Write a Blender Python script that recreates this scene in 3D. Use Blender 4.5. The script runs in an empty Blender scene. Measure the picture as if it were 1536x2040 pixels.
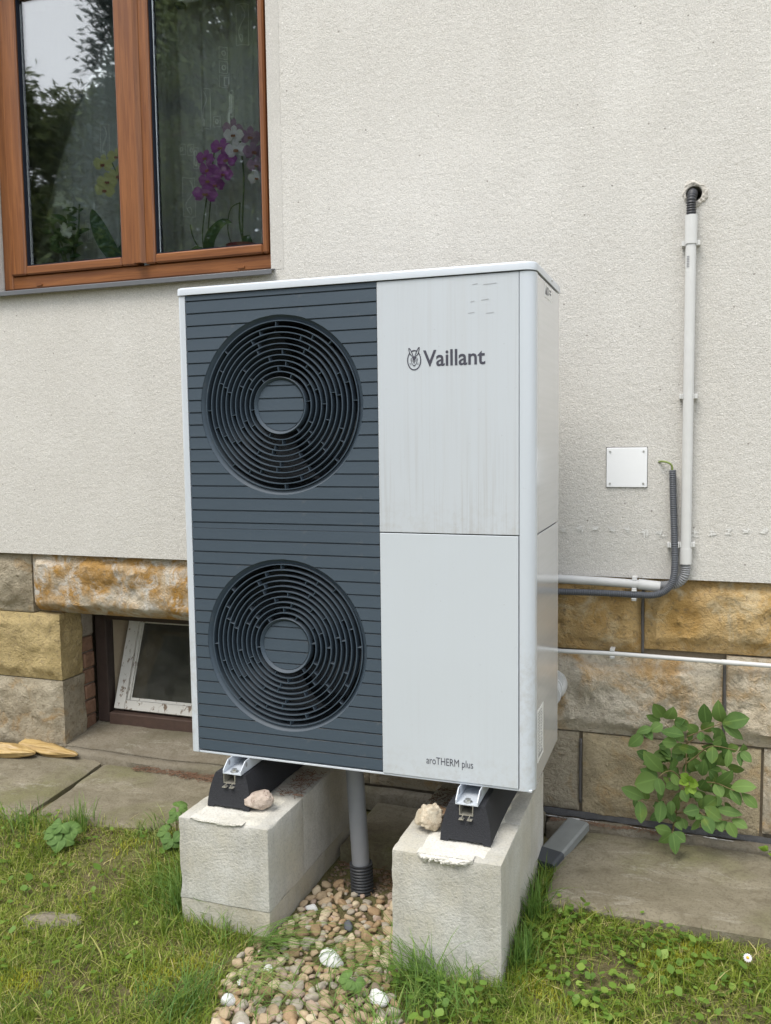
import bpy, math, random
import numpy as np
from mathutils import Vector, Matrix, noise
S = bpy.context.scene
COL = S.collection
R = math.radians

# ------------------------------------------------------------------ camera
cam = bpy.data.cameras.new("camera")
co = bpy.data.objects.new("camera", cam)
COL.objects.link(co)
S.camera = co
cam.sensor_fit = 'HORIZONTAL'
cam.sensor_width = 36.0
cam.lens = 36.0 * 1748.67 / 1536.0
cam.clip_start = 0.05
cam.clip_end = 400.0
rx, ry, rz = -0.0850975679, 0.0128070458, 0.340838011
co.matrix_world = (Matrix.Translation((1.51291726, -2.37303315, 0.994349138)) @ Matrix.Rotation(rz, 4, 'Z')
                   @ Matrix.Rotation(rx, 4, 'X') @ Matrix.Rotation(ry, 4, 'Y') @ Matrix.Rotation(R(90), 4, 'X'))

# ------------------------------------------------------------------ sky and sun
SUN_EL, SUN_AZ = 60.0, -24.0           # azimuth from -Y (in front of the wall) towards -X
SKY_STRENGTH, CLOUD, SUN_STRENGTH, EXPOSURE = 0.15, 0.72, 1.5, 0.93
W = bpy.data.worlds.new("World")
S.world = W
W.use_nodes = True
nt = W.node_tree
nt.nodes.clear()
sky = nt.nodes.new('ShaderNodeTexSky')
sky.sky_type = 'NISHITA'
sky.sun_disc = False
sky.sun_elevation = R(SUN_EL)
sdir = Vector((math.sin(R(SUN_AZ)) * math.cos(R(SUN_EL)), -math.cos(R(SUN_AZ)) * math.cos(R(SUN_EL)), math.sin(R(SUN_EL))))
sky.sun_rotation = math.atan2(sdir.x, sdir.y)
tc = nt.nodes.new('ShaderNodeTexCoord')
cn = nt.nodes.new('ShaderNodeTexNoise')
cn.inputs['Scale'].default_value = 2.2
cn.inputs['Detail'].default_value = 6
cr = nt.nodes.new('ShaderNodeValToRGB')
cr.color_ramp.elements[0].position, cr.color_ramp.elements[0].color = 0.3, (4.2, 4.5, 5.0, 1)
cr.color_ramp.elements[1].position, cr.color_ramp.elements[1].color = 0.7, (9.5, 9.4, 9.2, 1)
mx = nt.nodes.new('ShaderNodeMix')
mx.data_type = 'RGBA'
mx.inputs[0].default_value = CLOUD
bg = nt.nodes.new('ShaderNodeBackground')
bg.inputs[1].default_value = SKY_STRENGTH
out = nt.nodes.new('ShaderNodeOutputWorld')
nt.links.new(tc.outputs['Generated'], cn.inputs['Vector'])
nt.links.new(cn.outputs['Fac'], cr.inputs[0])
nt.links.new(sky.outputs[0], mx.inputs[6])
nt.links.new(cr.outputs[0], mx.inputs[7])
nt.links.new(mx.outputs[2], bg.inputs[0])
nt.links.new(bg.outputs[0], out.inputs[0])
sl = bpy.data.lights.new("sun", 'SUN')
sl.energy = SUN_STRENGTH
sl.angle = R(28)
sl.color = (1.0, 0.95, 0.87)
so = bpy.data.objects.new("sun", sl)
COL.objects.link(so)
so.rotation_euler = sdir.to_track_quat('Z', 'Y').to_euler()
so.location = sdir * 30
S.view_settings.view_transform = 'Standard'
S.view_settings.look = 'None'
S.view_settings.gamma = 1
S.view_settings.exposure = EXPOSURE
S.view_settings.use_curve_mapping = False

# ------------------------------------------------------------------ object helpers
rnd = random.Random(7)


def tag(o, label=None, cat=None, group=None, kind=None):
    for k, v in (('label', label), ('category', cat), ('group', group), ('kind', kind)):
        if v:
            o[k] = v
    return o


def thing(name, loc, label=None, cat=None, group=None, kind=None):
    o = bpy.data.objects.new(name, None)
    o.empty_display_size = 0.05
    COL.objects.link(o)
    o.location = loc
    return tag(o, label, cat, group, kind)


def wloc(o):
    v = Vector((0, 0, 0))
    while o:
        v += Vector(o.location)
        o = o.parent
    return v


def link(name, me, parent=None, loc=None):
    o = bpy.data.objects.new(name, me)
    COL.objects.link(o)
    if parent is not None:
        o.parent = parent
    if loc is not None:
        o.location = loc
    return o


class MB:
    """collects shapes in world metres; build() links them as one mesh object"""

    def __init__(s):
        s.v, s.f, s.m = [], [], []

    def add(s, vs, fs, mi=0):
        k = len(s.v)
        s.v += [tuple(p) for p in vs]
        s.f += [tuple(i + k for i in f) for f in fs]
        s.m += [mi] * len(fs)
        return s

    def box(s, x0, x1, y0, y1, z0, z1, b=0.0, mi=0):
        """box with chamfered edges"""
        if b <= 0:
            p = [(x, y, z) for x in (x0, x1) for y in (y0, y1) for z in (z0, z1)]
            return s.add(p, [(0, 1, 3, 2), (4, 6, 7, 5), (0, 4, 5, 1), (2, 3, 7, 6), (0, 2, 6, 4), (1, 5, 7, 3)], mi)
        p, ix = [], {}
        c = ((x0, x1), (y0, y1), (z0, z1))
        for i in (0, 1):
            for j in (0, 1):
                for k in (0, 1):
                    for a in range(3):
                        q = [c[0][i], c[1][j], c[2][k]]
                        sg = (i, j, k)
                        for d in range(3):
                            if d != a:
                                q[d] += b if sg[d] == 0 else -b
                        ix[(i, j, k, a)] = len(p)
                        p.append(tuple(q))
        f = []
        for a in range(3):
            o1, o2 = (a + 1) % 3, (a + 2) % 3
            for sd in (0, 1):
                q = []
                for (u, w) in ((0, 0), (1, 0), (1, 1), (0, 1)):
                    t = [0, 0, 0]
                    t[a], t[o1], t[o2] = sd, u, w
                    q.append(ix[(t[0], t[1], t[2], a)])
                f.append(tuple(q if sd else q[::-1]))
            for u in (0, 1):
                for w in (0, 1):
                    t0, t1 = [0, 0, 0], [0, 0, 0]
                    t0[o1] = t1[o1] = u
                    t0[o2] = t1[o2] = w
                    t1[a] = 1
                    q = [ix[(*t0, o1)], ix[(*t1, o1)], ix[(*t1, o2)], ix[(*t0, o2)]]
                    f.append(tuple(q if (u == w) else q[::-1]))
        for i in (0, 1):
            for j in (0, 1):
                for k in (0, 1):
                    q = [ix[(i, j, k, a)] for a in range(3)]
                    f.append(tuple(q if (i + j + k) % 2 else q[::-1]))
        return s.add(p, f, mi)

    def prism(s, poly, axis, a0, a1, mi=0):
        """polygon (2D) swept along an axis; poly in the two other axes in xyz order"""
        n = len(poly)

        def P(u, w, t):
            return {'x': (t, u, w), 'y': (u, t, w), 'z': (u, w, t)}[axis]
        vs = [P(u, w, a0) for u, w in poly] + [P(u, w, a1) for u, w in poly]
        fs = [tuple(range(n))[::-1], tuple(range(n, 2 * n))] + [(i, (i + 1) % n, n + (i + 1) % n, n + i) for i in range(n)]
        return s.add(vs, fs, mi)

    def tube(s, pts, r, n=12, cap=True, mi=0):
        """sweep along points; r is a number or a list of radii"""
        pts = [Vector(p) for p in pts]
        m = len(pts)
        rr = r if isinstance(r, (list, tuple)) else [r] * m
        vs, fs, prev = [], [], None
        for i, p in enumerate(pts):
            t = (pts[min(i + 1, m - 1)] - pts[max(i - 1, 0)]).normalized()
            if prev is None:
                a = Vector((0, 0, 1)) if abs(t.z) < 0.9 else Vector((1, 0, 0))
                u = t.cross(a).normalized()
            else:
                u = (prev - t * prev.dot(t)).normalized()
            prev = u
            w = t.cross(u)
            for k in range(n):
                an = 2 * math.pi * k / n
                vs.append(p + (u * math.cos(an) + w * math.sin(an)) * rr[i])
        for i in range(m - 1):
            for k in range(n):
                fs.append((i * n + k, i * n + (k + 1) % n, (i + 1) * n + (k + 1) % n, (i + 1) * n + k))
        if cap:
            fs.append(tuple(range(n))[::-1])
            fs.append(tuple(range((m - 1) * n, m * n)))
        return s.add(vs, fs, mi)

    def ring(s, cx, cz, r0, r1, y0, y1, n=72, mi=0):
        """flat ring (axis y) with inner r0, outer r1"""
        vs, fs = [], []
        for k in range(n):
            a = 2 * math.pi * k / n
            c, d = math.cos(a), math.sin(a)
            vs += [(cx + r0 * c, y0, cz + r0 * d), (cx + r1 * c, y0, cz + r1 * d), (cx + r1 * c, y1, cz + r1 * d), (cx + r0 * c, y1, cz + r0 * d)]
        for k in range(n):
            a, b = 4 * k, 4 * ((k + 1) % n)
            for i in range(4):
                j = (i + 1) % 4
                fs.append((a + i, a + j, b + j, b + i))
        return s.add(vs, fs, mi)

    def lathe(s, cx, cz, prof, n=64, mi=0):
        """profile of (r, y) turned round the y axis"""
        vs, fs, m = [], [], len(prof)
        for k in range(n):
            a = 2 * math.pi * k / n
            for r, y in prof:
                vs.append((cx + r * math.cos(a), y, cz + r * math.sin(a)))
        for k in range(n):
            for i in range(m - 1):
                a, b = k * m + i, ((k + 1) % n) * m + i
                fs.append((a, a + 1, b + 1, b))
        return s.add(vs, fs, mi)

    def disc(s, cx, y, cz, r, n=24, mi=0):
        return s.add([(cx + r * math.cos(2 * math.pi * k / n), y, cz + r * math.sin(2 * math.pi * k / n)) for k in range(n)], [tuple(range(n))], mi)

    def build(s, name, mats, parent=None, smooth=False, base=None):
        me = bpy.data.meshes.new(name)
        off = Vector((0, 0, 0))
        if parent is not None:
            off = wloc(parent)
        a = np.array(s.v, dtype=float)
        if base is None:
            if parent is None:
                base = Vector(((a[:, 0].min() + a[:, 0].max()) / 2, (a[:, 1].min() + a[:, 1].max()) / 2, a[:, 2].min()))
            else:
                base = Vector(a.mean(axis=0))
        base = Vector(base)
        me.from_pydata((a - np.array(base)).tolist(), [], s.f)
        mats = mats if isinstance(mats, (list, tuple)) else [mats]
        for m in mats:
            me.materials.append(m)
        if len(mats) > 1:
            me.polygons.foreach_set('material_index', s.m)
        if smooth:
            me.polygons.foreach_set('use_smooth', [True] * len(me.polygons))
            if smooth != 'all':
                try:
                    me.set_sharp_from_angle(angle=R(smooth if smooth is not True else 40))
                except Exception:
                    pass
        me.update()
        return link(name, me, parent, base - off)


def catmull(pts, ds):
    """evenly spaced points on a smooth curve through pts"""
    P = [Vector(p) for p in pts]
    P = [P[0] * 2 - P[1]] + P + [P[-1] * 2 - P[-2]]
    o = []
    for i in range(1, len(P) - 2):
        for k in range(24):
            t = k / 24
            a, b, c, d = P[i - 1], P[i], P[i + 1], P[i + 2]
            o.append(0.5 * ((2 * b) + (c - a) * t + (2 * a - 5 * b + 4 * c - d) * t * t + (3 * b - a - 3 * c + d) * t ** 3))
    o.append(P[-2])
    res, acc = [o[0]], 0.0
    for i in range(1, len(o)):
        a, b = o[i - 1], o[i]
        L = (b - a).length
        while L > 1e-9 and acc + L >= ds:
            t = (ds - acc) / L
            a = a.lerp(b, t)
            res.append(a.copy())
            L = (b - a).length
            acc = 0.0
        acc += L
    return res


def corrugated(mb, pts, r, pitch, depth=0.16, n=14):
    p = catmull(pts, pitch / 4)
    rr = [r * (1 - depth * (0, 0.15, 1.0, 0.85)[i % 4]) for i in range(len(p))]
    return mb.tube(p, rr, n)


# ------------------------------------------------------------------ material helpers
class NT:
    def __init__(s, name):
        s.mat = bpy.data.materials.new(name)
        s.mat.use_nodes = True
        s.t = s.mat.node_tree
        s.t.nodes.clear()
        s.out = s.n('ShaderNodeOutputMaterial')

    def n(s, ty, **kw):
        x = s.t.nodes.new(ty)
        for k, v in kw.items():
            setattr(x, k, v)
        return x

    def l(s, a, b):
        s.t.links.new(a, b)

    def coord(s, scale=(1, 1, 1), rnd_off=False, kind='Object'):
        c = s.n('ShaderNodeTexCoord')
        m = s.n('ShaderNodeMapping')
        m.inputs['Scale'].default_value = scale
        s.l(c.outputs[kind], m.inputs[0])
        if rnd_off:
            i = s.n('ShaderNodeObjectInfo')
            v = s.n('ShaderNodeVectorMath', operation='SCALE')
            v.inputs[0].default_value = (37.0, 53.0, 29.0)
            s.l(i.outputs['Random'], v.inputs['Scale'])
            s.l(v.outputs[0], m.inputs['Location'])
        return m.outputs[0]

    def noise(s, vec, scale, detail=4, rough=0.55, dist=0.0):
        x = s.n('ShaderNodeTexNoise')
        x.inputs['Scale'].default_value = scale
        x.inputs['Detail'].default_value = detail
        x.inputs['Roughness'].default_value = rough
        x.inputs['Distortion'].default_value = dist
        s.l(vec, x.inputs['Vector'])
        return x.outputs['Fac']

    def ramp(s, fac, *stops):
        x = s.n('ShaderNodeValToRGB')
        e = x.color_ramp.elements
        while len(e) < len(stops):
            e.new(0.5)
        for i, (p, c) in enumerate(stops):
            e[i].position = p
            e[i].color = (c, c, c, 1) if not isinstance(c, (tuple, list)) else (*c, 1)
        s.l(fac, x.inputs[0])
        return x.outputs[0]

    def mix(s, fac, a, b, mode='MIX'):
        x = s.n('ShaderNodeMix', data_type='RGBA', blend_type=mode)
        for v, i in ((fac, 0), (a, 6), (b, 7)):
            if hasattr(v, 'links'):
                s.l(v, x.inputs[i])
            else:
                x.inputs[i].default_value = v if i == 0 else (*v, 1)
        return x.outputs[2]

    def math(s, op, a, b=0.5):
        x = s.n('ShaderNodeMath', operation=op)
        for i, v in enumerate((a, b)):
            if hasattr(v, 'links'):
                s.l(v, x.inputs[i])
            else:
                x.inputs[i].default_value = v
        return x.outputs[0]

    def bsdf(s, col, rough=0.6, metal=0.0, spec=0.5, bump=None, dist=0.002, strength=1.0, coat=0.0, trans=0.0):
        b = s.n('ShaderNodeBsdfPrincipled')
        for v, k in ((col, 'Base Color'), (rough, 'Roughness'), (metal, 'Metallic'), (spec, 'Specular IOR Level'), (coat, 'Coat Weight')):
            if hasattr(v, 'links'):
                s.l(v, b.inputs[k])
            else:
                b.inputs[k].default_value = (*v, 1) if isinstance(v, tuple) else v
        b.inputs['Coat Roughness'].default_value = 0.12
        if bump is not None:
            u = s.n('ShaderNodeBump')
            u.inputs['Distance'].default_value = dist
            u.inputs['Strength'].default_value = strength
            s.l(bump, u.inputs['Height'])
            s.l(u.outputs[0], b.inputs['Normal'])
        s.l(b.outputs[0], s.out.inputs[0])
        return s.mat

    def leafy(s, col, rough=0.55, trans=0.35, tcol=None):
        """two-sided leaf: principled + translucent"""
        b = s.n('ShaderNodeBsdfPrincipled')
        t = s.n('ShaderNodeBsdfTranslucent')
        m = s.n('ShaderNodeMixShader')
        m.inputs[0].default_value = trans
        b.inputs['Roughness'].default_value = rough
        b.inputs['Specular IOR Level'].default_value = 0.35
        if hasattr(col, 'links'):
            s.l(col, b.inputs['Base Color'])
            s.l(col, t.inputs[0])
        else:
            b.inputs['Base Color'].default_value = (*col, 1)
            t.inputs[0].default_value = (*col, 1)
        s.l(b.outputs[0], m.inputs[1])
        s.l(t.outputs[0], m.inputs[2])
        s.l(m.outputs[0], s.out.inputs[0])
        return s.mat

    def attr(s, name='tint'):
        a = s.n('ShaderNodeAttribute')
        a.attribute_name = name
        return a.outputs['Fac']


def simple(name, col, rough=0.6, metal=0.0, spec=0.5, var=0.12, scale=30, bump=0.0, bscale=200, rnd=False):
    t = NT(name)
    v = t.coord(rnd_off=rnd)
    n = t.noise(v, scale, 5)
    c = t.mix(n, tuple(x * (1 - var) for x in col), tuple(min(1, x * (1 + var)) for x in col))
    return t.bsdf(c, rough, metal, spec, t.noise(v, bscale, 3) if bump else None, bump)


def m_stucco(name='stucco', k=1.0, rough_grain=1.0):
    t = NT(name)
    v = t.coord()
    big = t.noise(v, 1.3, 5, 0.6)
    mid = t.noise(v, 9, 5, 0.6)
    c = t.mix(big, tuple(k * x for x in (0.57, 0.552, 0.515)), tuple(k * x for x in (0.645, 0.628, 0.592)))
    c = t.mix(t.ramp(mid, (0.35, 0.0), (0.75, 0.25)), c, tuple(k * x for x in (0.52, 0.495, 0.45)))
    c = t.mix(t.ramp(t.noise(t.coord((7, 7, 0.55)), 1.0, 5, 0.6), (0.50, 0.0), (0.74, 0.17)), c, tuple(k * x for x in (0.47, 0.45, 0.41)))
    c = t.mix(t.ramp(t.noise(v, 2.6, 3, 0.5, 0.4), (0.50, 0.0), (0.72, 0.22)), c, tuple(k * x for x in (0.75, 0.73, 0.69)))
    g = t.noise(v, 400, 2, 0.6)
    c = t.mix(t.ramp(g, (0.30, 0.65), (0.5, 0.0)), c, tuple(k * x for x in (0.30, 0.275, 0.235)))
    c = t.mix(t.ramp(t.noise(v, 240, 2, 0.6), (0.52, 0.0), (0.68, 0.6)), c, tuple(k * x for x in (0.76, 0.73, 0.67)))
    vo = t.n('ShaderNodeTexVoronoi')
    vo.inputs['Scale'].default_value = 26
    t.l(v, vo.inputs['Vector'])
    c = t.mix(t.ramp(vo.outputs['Distance'], (0.055, 0.85), (0.075, 0.0)), c, (0.80, 0.78, 0.74))   # scattered marble grains
    vo2 = t.n('ShaderNodeTexVoronoi')
    vo2.inputs['Scale'].default_value = 15
    t.l(t.coord((1, 1, 1.1)), vo2.inputs['Vector'])
    c = t.mix(t.ramp(vo2.outputs['Distance'], (0.04, 0.7), (0.06, 0.0)), c, (0.16, 0.14, 0.12))
    # dirt where the plinth splashes up, as a stain with an uneven edge
    h = t.math('ADD', t.noise(v, 210, 3, 0.7), t.math('MULTIPLY', t.noise(v, 70, 3), 0.9))
    return t.bsdf(c, 0.92, 0, 0.25, h, 0.0034 * rough_grain, 0.85)


def m_stone(name, a, b, c_, w1=0.5, w2=0.55, sc=5.0, dark=(0.17, 0.135, 0.095)):
    """sandstone: a base, b patches, c_ bleached or rusty veins"""
    t = NT(name)
    v = t.coord(rnd_off=True)
    n1 = t.noise(v, sc, 6, 0.62, 0.6)
    n2 = t.noise(v, sc * 1.7, 7, 0.66, 1.0)
    n3 = t.noise(v, 60, 5, 0.7)
    c = t.mix(t.ramp(n1, (w1 - 0.1, 0.0), (w1 + 0.1, 1.0)), a, b)
    c = t.mix(t.ramp(n2, (w2 - 0.07, 0.0), (w2 + 0.10, 1.0)), c, c_)
    c = t.mix(t.ramp(n3, (0.3, 0.6), (0.47, 0.0)), c, dark, 'MIX')
    c = t.mix(t.ramp(t.noise(v, 2.2, 3), (0.40, 0.20), (0.58, 0.0)), c, (0.22, 0.18, 0.125))
    h = t.math('ADD', t.noise(v, 90, 6, 0.7), t.math('MULTIPLY', t.noise(v, 22, 6, 0.7, 1.2), 1.6))
    return t.bsdf(c, 0.9, 0, 0.25, h, 0.011, 1.0)


def m_concrete(name, base=(0.40, 0.385, 0.35), stain=(0.26, 0.245, 0.20), speck=0.45):
    t = NT(name)
    v = t.coord(rnd_off=True)
    n = t.noise(v, 4.5, 6, 0.65, 0.3)
    c = t.mix(t.ramp(n, (0.35, 0.0), (0.7, 1.0)), base, stain)
    st = t.noise(t.coord((20, 20, 1.6)), 1.0, 4, 0.6)
    c = t.mix(t.ramp(t.noise(v, 2.6, 5, 0.6), (0.48, 0.0), (0.7, 0.55)), c, (base[0] * 0.92, base[1] * 0.84, base[2] * 0.66))
    c = t.mix(t.ramp(st, (0.52, 0.0), (0.72, 0.4)), c, tuple(x * 0.62 for x in base))
    g = t.noise(v, 150, 3, 0.7)
    c = t.mix(t.ramp(g, (0.30, speck), (0.52, 0.0)), c, tuple(x * 0.5 for x in base))
    c = t.mix(t.ramp(t.noise(v, 190, 2), (0.62, 0.0), (0.72, 0.35)), c, (0.62, 0.61, 0.57))
    h = t.math('ADD', g, t.math('MULTIPLY', t.noise(v, 40, 5, 0.7), 1.2))
    return t.bsdf(c, 0.9, 0, 0.25, h, 0.003, 0.9)


def m_slab(name, a, b, moss):
    t = NT(name)
    v = t.coord()
    n = t.noise(t.coord((1, 2.2, 1)), 3.2, 7, 0.66, 0.4)
    c = t.mix(t.ramp(n, (0.32, 0.0), (0.68, 1.0)), a, b)
    c = t.mix(t.ramp(t.noise(v, 2.4, 4), (0.5, 0.0), (0.66, 0.75)), c, moss)
    c = t.mix(t.ramp(t.noise(t.coord((1, 2.5, 1)), 5, 8, 0.78, 0.6), (0.56, 0.0), (0.68, 0.6)), c, (0.40, 0.375, 0.31))
    g = t.noise(v, 120, 4, 0.7)
    c = t.mix(t.ramp(g, (0.30, 0.7), (0.5, 0.0)), c, (0.10, 0.085, 0.06))
    c = t.mix(t.ramp(t.noise(v, 13, 6, 0.75, 0.8), (0.36, 0.6), (0.5, 0.0)), c, (0.12, 0.10, 0.065))
    h = t.math('ADD', g, t.math('MULTIPLY', t.noise(v, 25, 6, 0.7), 1.5))
    return t.bsdf(c, 0.88, 0, 0.3, h, 0.004, 0.9)


def m_wood(name='window_wood'):
    t = NT(name)
    v = t.coord((1, 1, 1), rnd_off=True, kind='Object')
    return v, t


def m_wood_dir(name, axis, col=(0.27, 0.105, 0.033), dk=(0.16, 0.056, 0.018)):
    t = NT(name)
    sc = {'x': (2.5, 60, 60), 'z': (60, 60, 2.5)}[axis]
    v = t.coord(sc, rnd_off=True)
    n = t.noise(v, 1.0, 5, 0.65, 0.8)
    c = t.mix(t.ramp(n, (0.36, 0.0), (0.66, 1.0)), dk, col)
    c = t.mix(t.ramp(t.noise(v, 4.0, 3), (0.3, 0.35), (0.5, 0.0)), c, (0.12, 0.04, 0.012))
    return t.bsdf(c, 0.42, 0, 0.45, n, 0.0006, 0.5)


def m_white_panel(name, streak=0.5, col=(0.52, 0.555, 0.59)):
    t = NT(name)
    v = t.coord((95, 95, 1.6))
    n = t.noise(v, 1.0, 5, 0.7)
    sx = t.n('ShaderNodeSeparateXYZ')
    t.l(t.coord(), sx.inputs[0])
    z = t.math('ADD', sx.outputs[2], t.math('MULTIPLY', t.noise(t.coord((20, 20, 0.5)), 1.0, 2), 0.3))
    low = t.ramp(t.math('ADD', z, 0.40), (0.05, 1.0), (0.55, 0.18))      # run marks gather at the lower edge of the sheet
    c = t.mix(t.math('MULTIPLY', t.ramp(n, (0.50, 0.0), (0.72, streak)), low), col, (0.37, 0.36, 0.35))
    c = t.mix(t.ramp(t.noise(t.coord((30, 30, 0.9)), 1.0, 4, 0.6), (0.5, 0.0), (0.7, streak * 0.12)), c, (0.46, 0.45, 0.43))
    c = t.mix(t.ramp(t.noise(t.coord(), 70, 4, 0.7), (0.68, 0.0), (0.74, 0.3)), c, (0.3, 0.3, 0.3))
    edge = t.ramp(t.math('ADD', sx.outputs[2], 0.40), (0.04, 1.0), (0.16, 0.0))
    c = t.mix(t.math('MULTIPLY', edge, t.ramp(t.noise(t.coord(), 38, 6, 0.8), (0.45, 0.0), (0.7, 0.45))), c, (0.36, 0.34, 0.30))
    c = t.mix(t.ramp(t.noise(t.coord(), 2.2, 3, 0.5), (0.45, 0.0), (0.75, 0.10)), c, (0.40, 0.42, 0.42))
    return t.bsdf(c, 0.30, 0, 0.5, t.noise(t.coord(), 500, 2), 0.0001, 0.5, coat=0.25)


def m_side(name='side_coating'):
    t = NT(name)
    n = t.noise(t.coord((2, 1.5, 60)), 1.0, 4, 0.6)
    c = t.mix(n, (0.50, 0.51, 0.52), (0.60, 0.61, 0.62))
    return t.bsdf(c, 0.16, 0.0, 0.7, n, 0.0004, 0.4, coat=0.6)


def m_slat(name='slat_plastic', dust=0.55, spec=0.45):
    t = NT(name)
    v = t.coord()
    n = t.noise(t.coord((1.5, 8, 8)), 3, 5, 0.6)
    c = t.mix(n, (0.046, 0.066, 0.088), (0.064, 0.087, 0.112))
    g = t.n('ShaderNodeNewGeometry')
    sx = t.n('ShaderNodeSeparateXYZ')
    t.l(g.outputs['Normal'], sx.inputs[0])
    up = t.ramp(sx.outputs[2], (0.25, 0.0), (0.75, 1.0))
    d = t.math('MULTIPLY', up, t.ramp(t.noise(v, 14, 5, 0.7), (0.35, 0.1), (0.65, dust)))
    c = t.mix(d, c, (0.24, 0.215, 0.18))                       # dust that settles on ledges
    c = t.mix(t.ramp(t.noise(v, 22, 6, 0.75), (0.60, 0.0), (0.76, 0.22)), c, (0.22, 0.21, 0.20))
    return t.bsdf(c, 0.5, 0, spec, t.noise(v, 420, 2), 0.0003, 0.6)


def m_tint(name, c0, c1, c2, trans=0.35, rough=0.55):
    t = NT(name)
    c = t.ramp(t.attr(), (0.0, c0), (0.55, c1), (1.0, c2))
    return t.leafy(c, rough, trans)


def m_glass(name, boost, rough=0.0, tint=(0.86, 0.92, 0.90), dust=0.0):
    t = NT(name)
    tr = t.n('ShaderNodeBsdfTransparent')
    tr.inputs[0].default_value = (*tint, 1)
    gl = t.n('ShaderNodeBsdfGlossy')
    gl.inputs['Roughness'].default_value = rough
    gl.inputs[0].default_value = (1, 1, 1, 1)
    fr = t.n('ShaderNodeFresnel')
    fr.inputs[0].default_value = 1.5
    if True:
        u = t.n('ShaderNodeBump')
        u.inputs['Distance'].default_value = 0.002
        u.inputs['Strength'].default_value = 0.10
        t.l(t.noise(t.coord(), 3, 2), u.inputs['Height'])
        t.l(u.outputs[0], gl.inputs['Normal'])
    f = t.math('MINIMUM', t.math('ADD', fr.outputs[0], boost), 0.95)
    m = t.n('ShaderNodeMixShader')
    t.l(f, m.inputs[0])
    t.l(tr.outputs[0], m.inputs[1])
    t.l(gl.outputs[0], m.inputs[2])
    if dust:  # dirt film whose pale haze is also painted in to lighten the interior behind
        d = t.n('ShaderNodeBsdfDiffuse')
        d.inputs[0].default_value = (0.35, 0.34, 0.30, 1)
        m2 = t.n('ShaderNodeMixShader')
        t.l(t.math('MULTIPLY', t.ramp(t.noise(t.coord(), 16, 6, 0.7), (0.35, 0.3), (0.75, 1.0)), dust), m2.inputs[0])
        t.l(m.outputs[0], m2.inputs[1])
        t.l(d.outputs[0], m2.inputs[2])
        m = m2
    t.l(m.outputs[0], t.out.inputs[0])
    return t.mat


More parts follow.
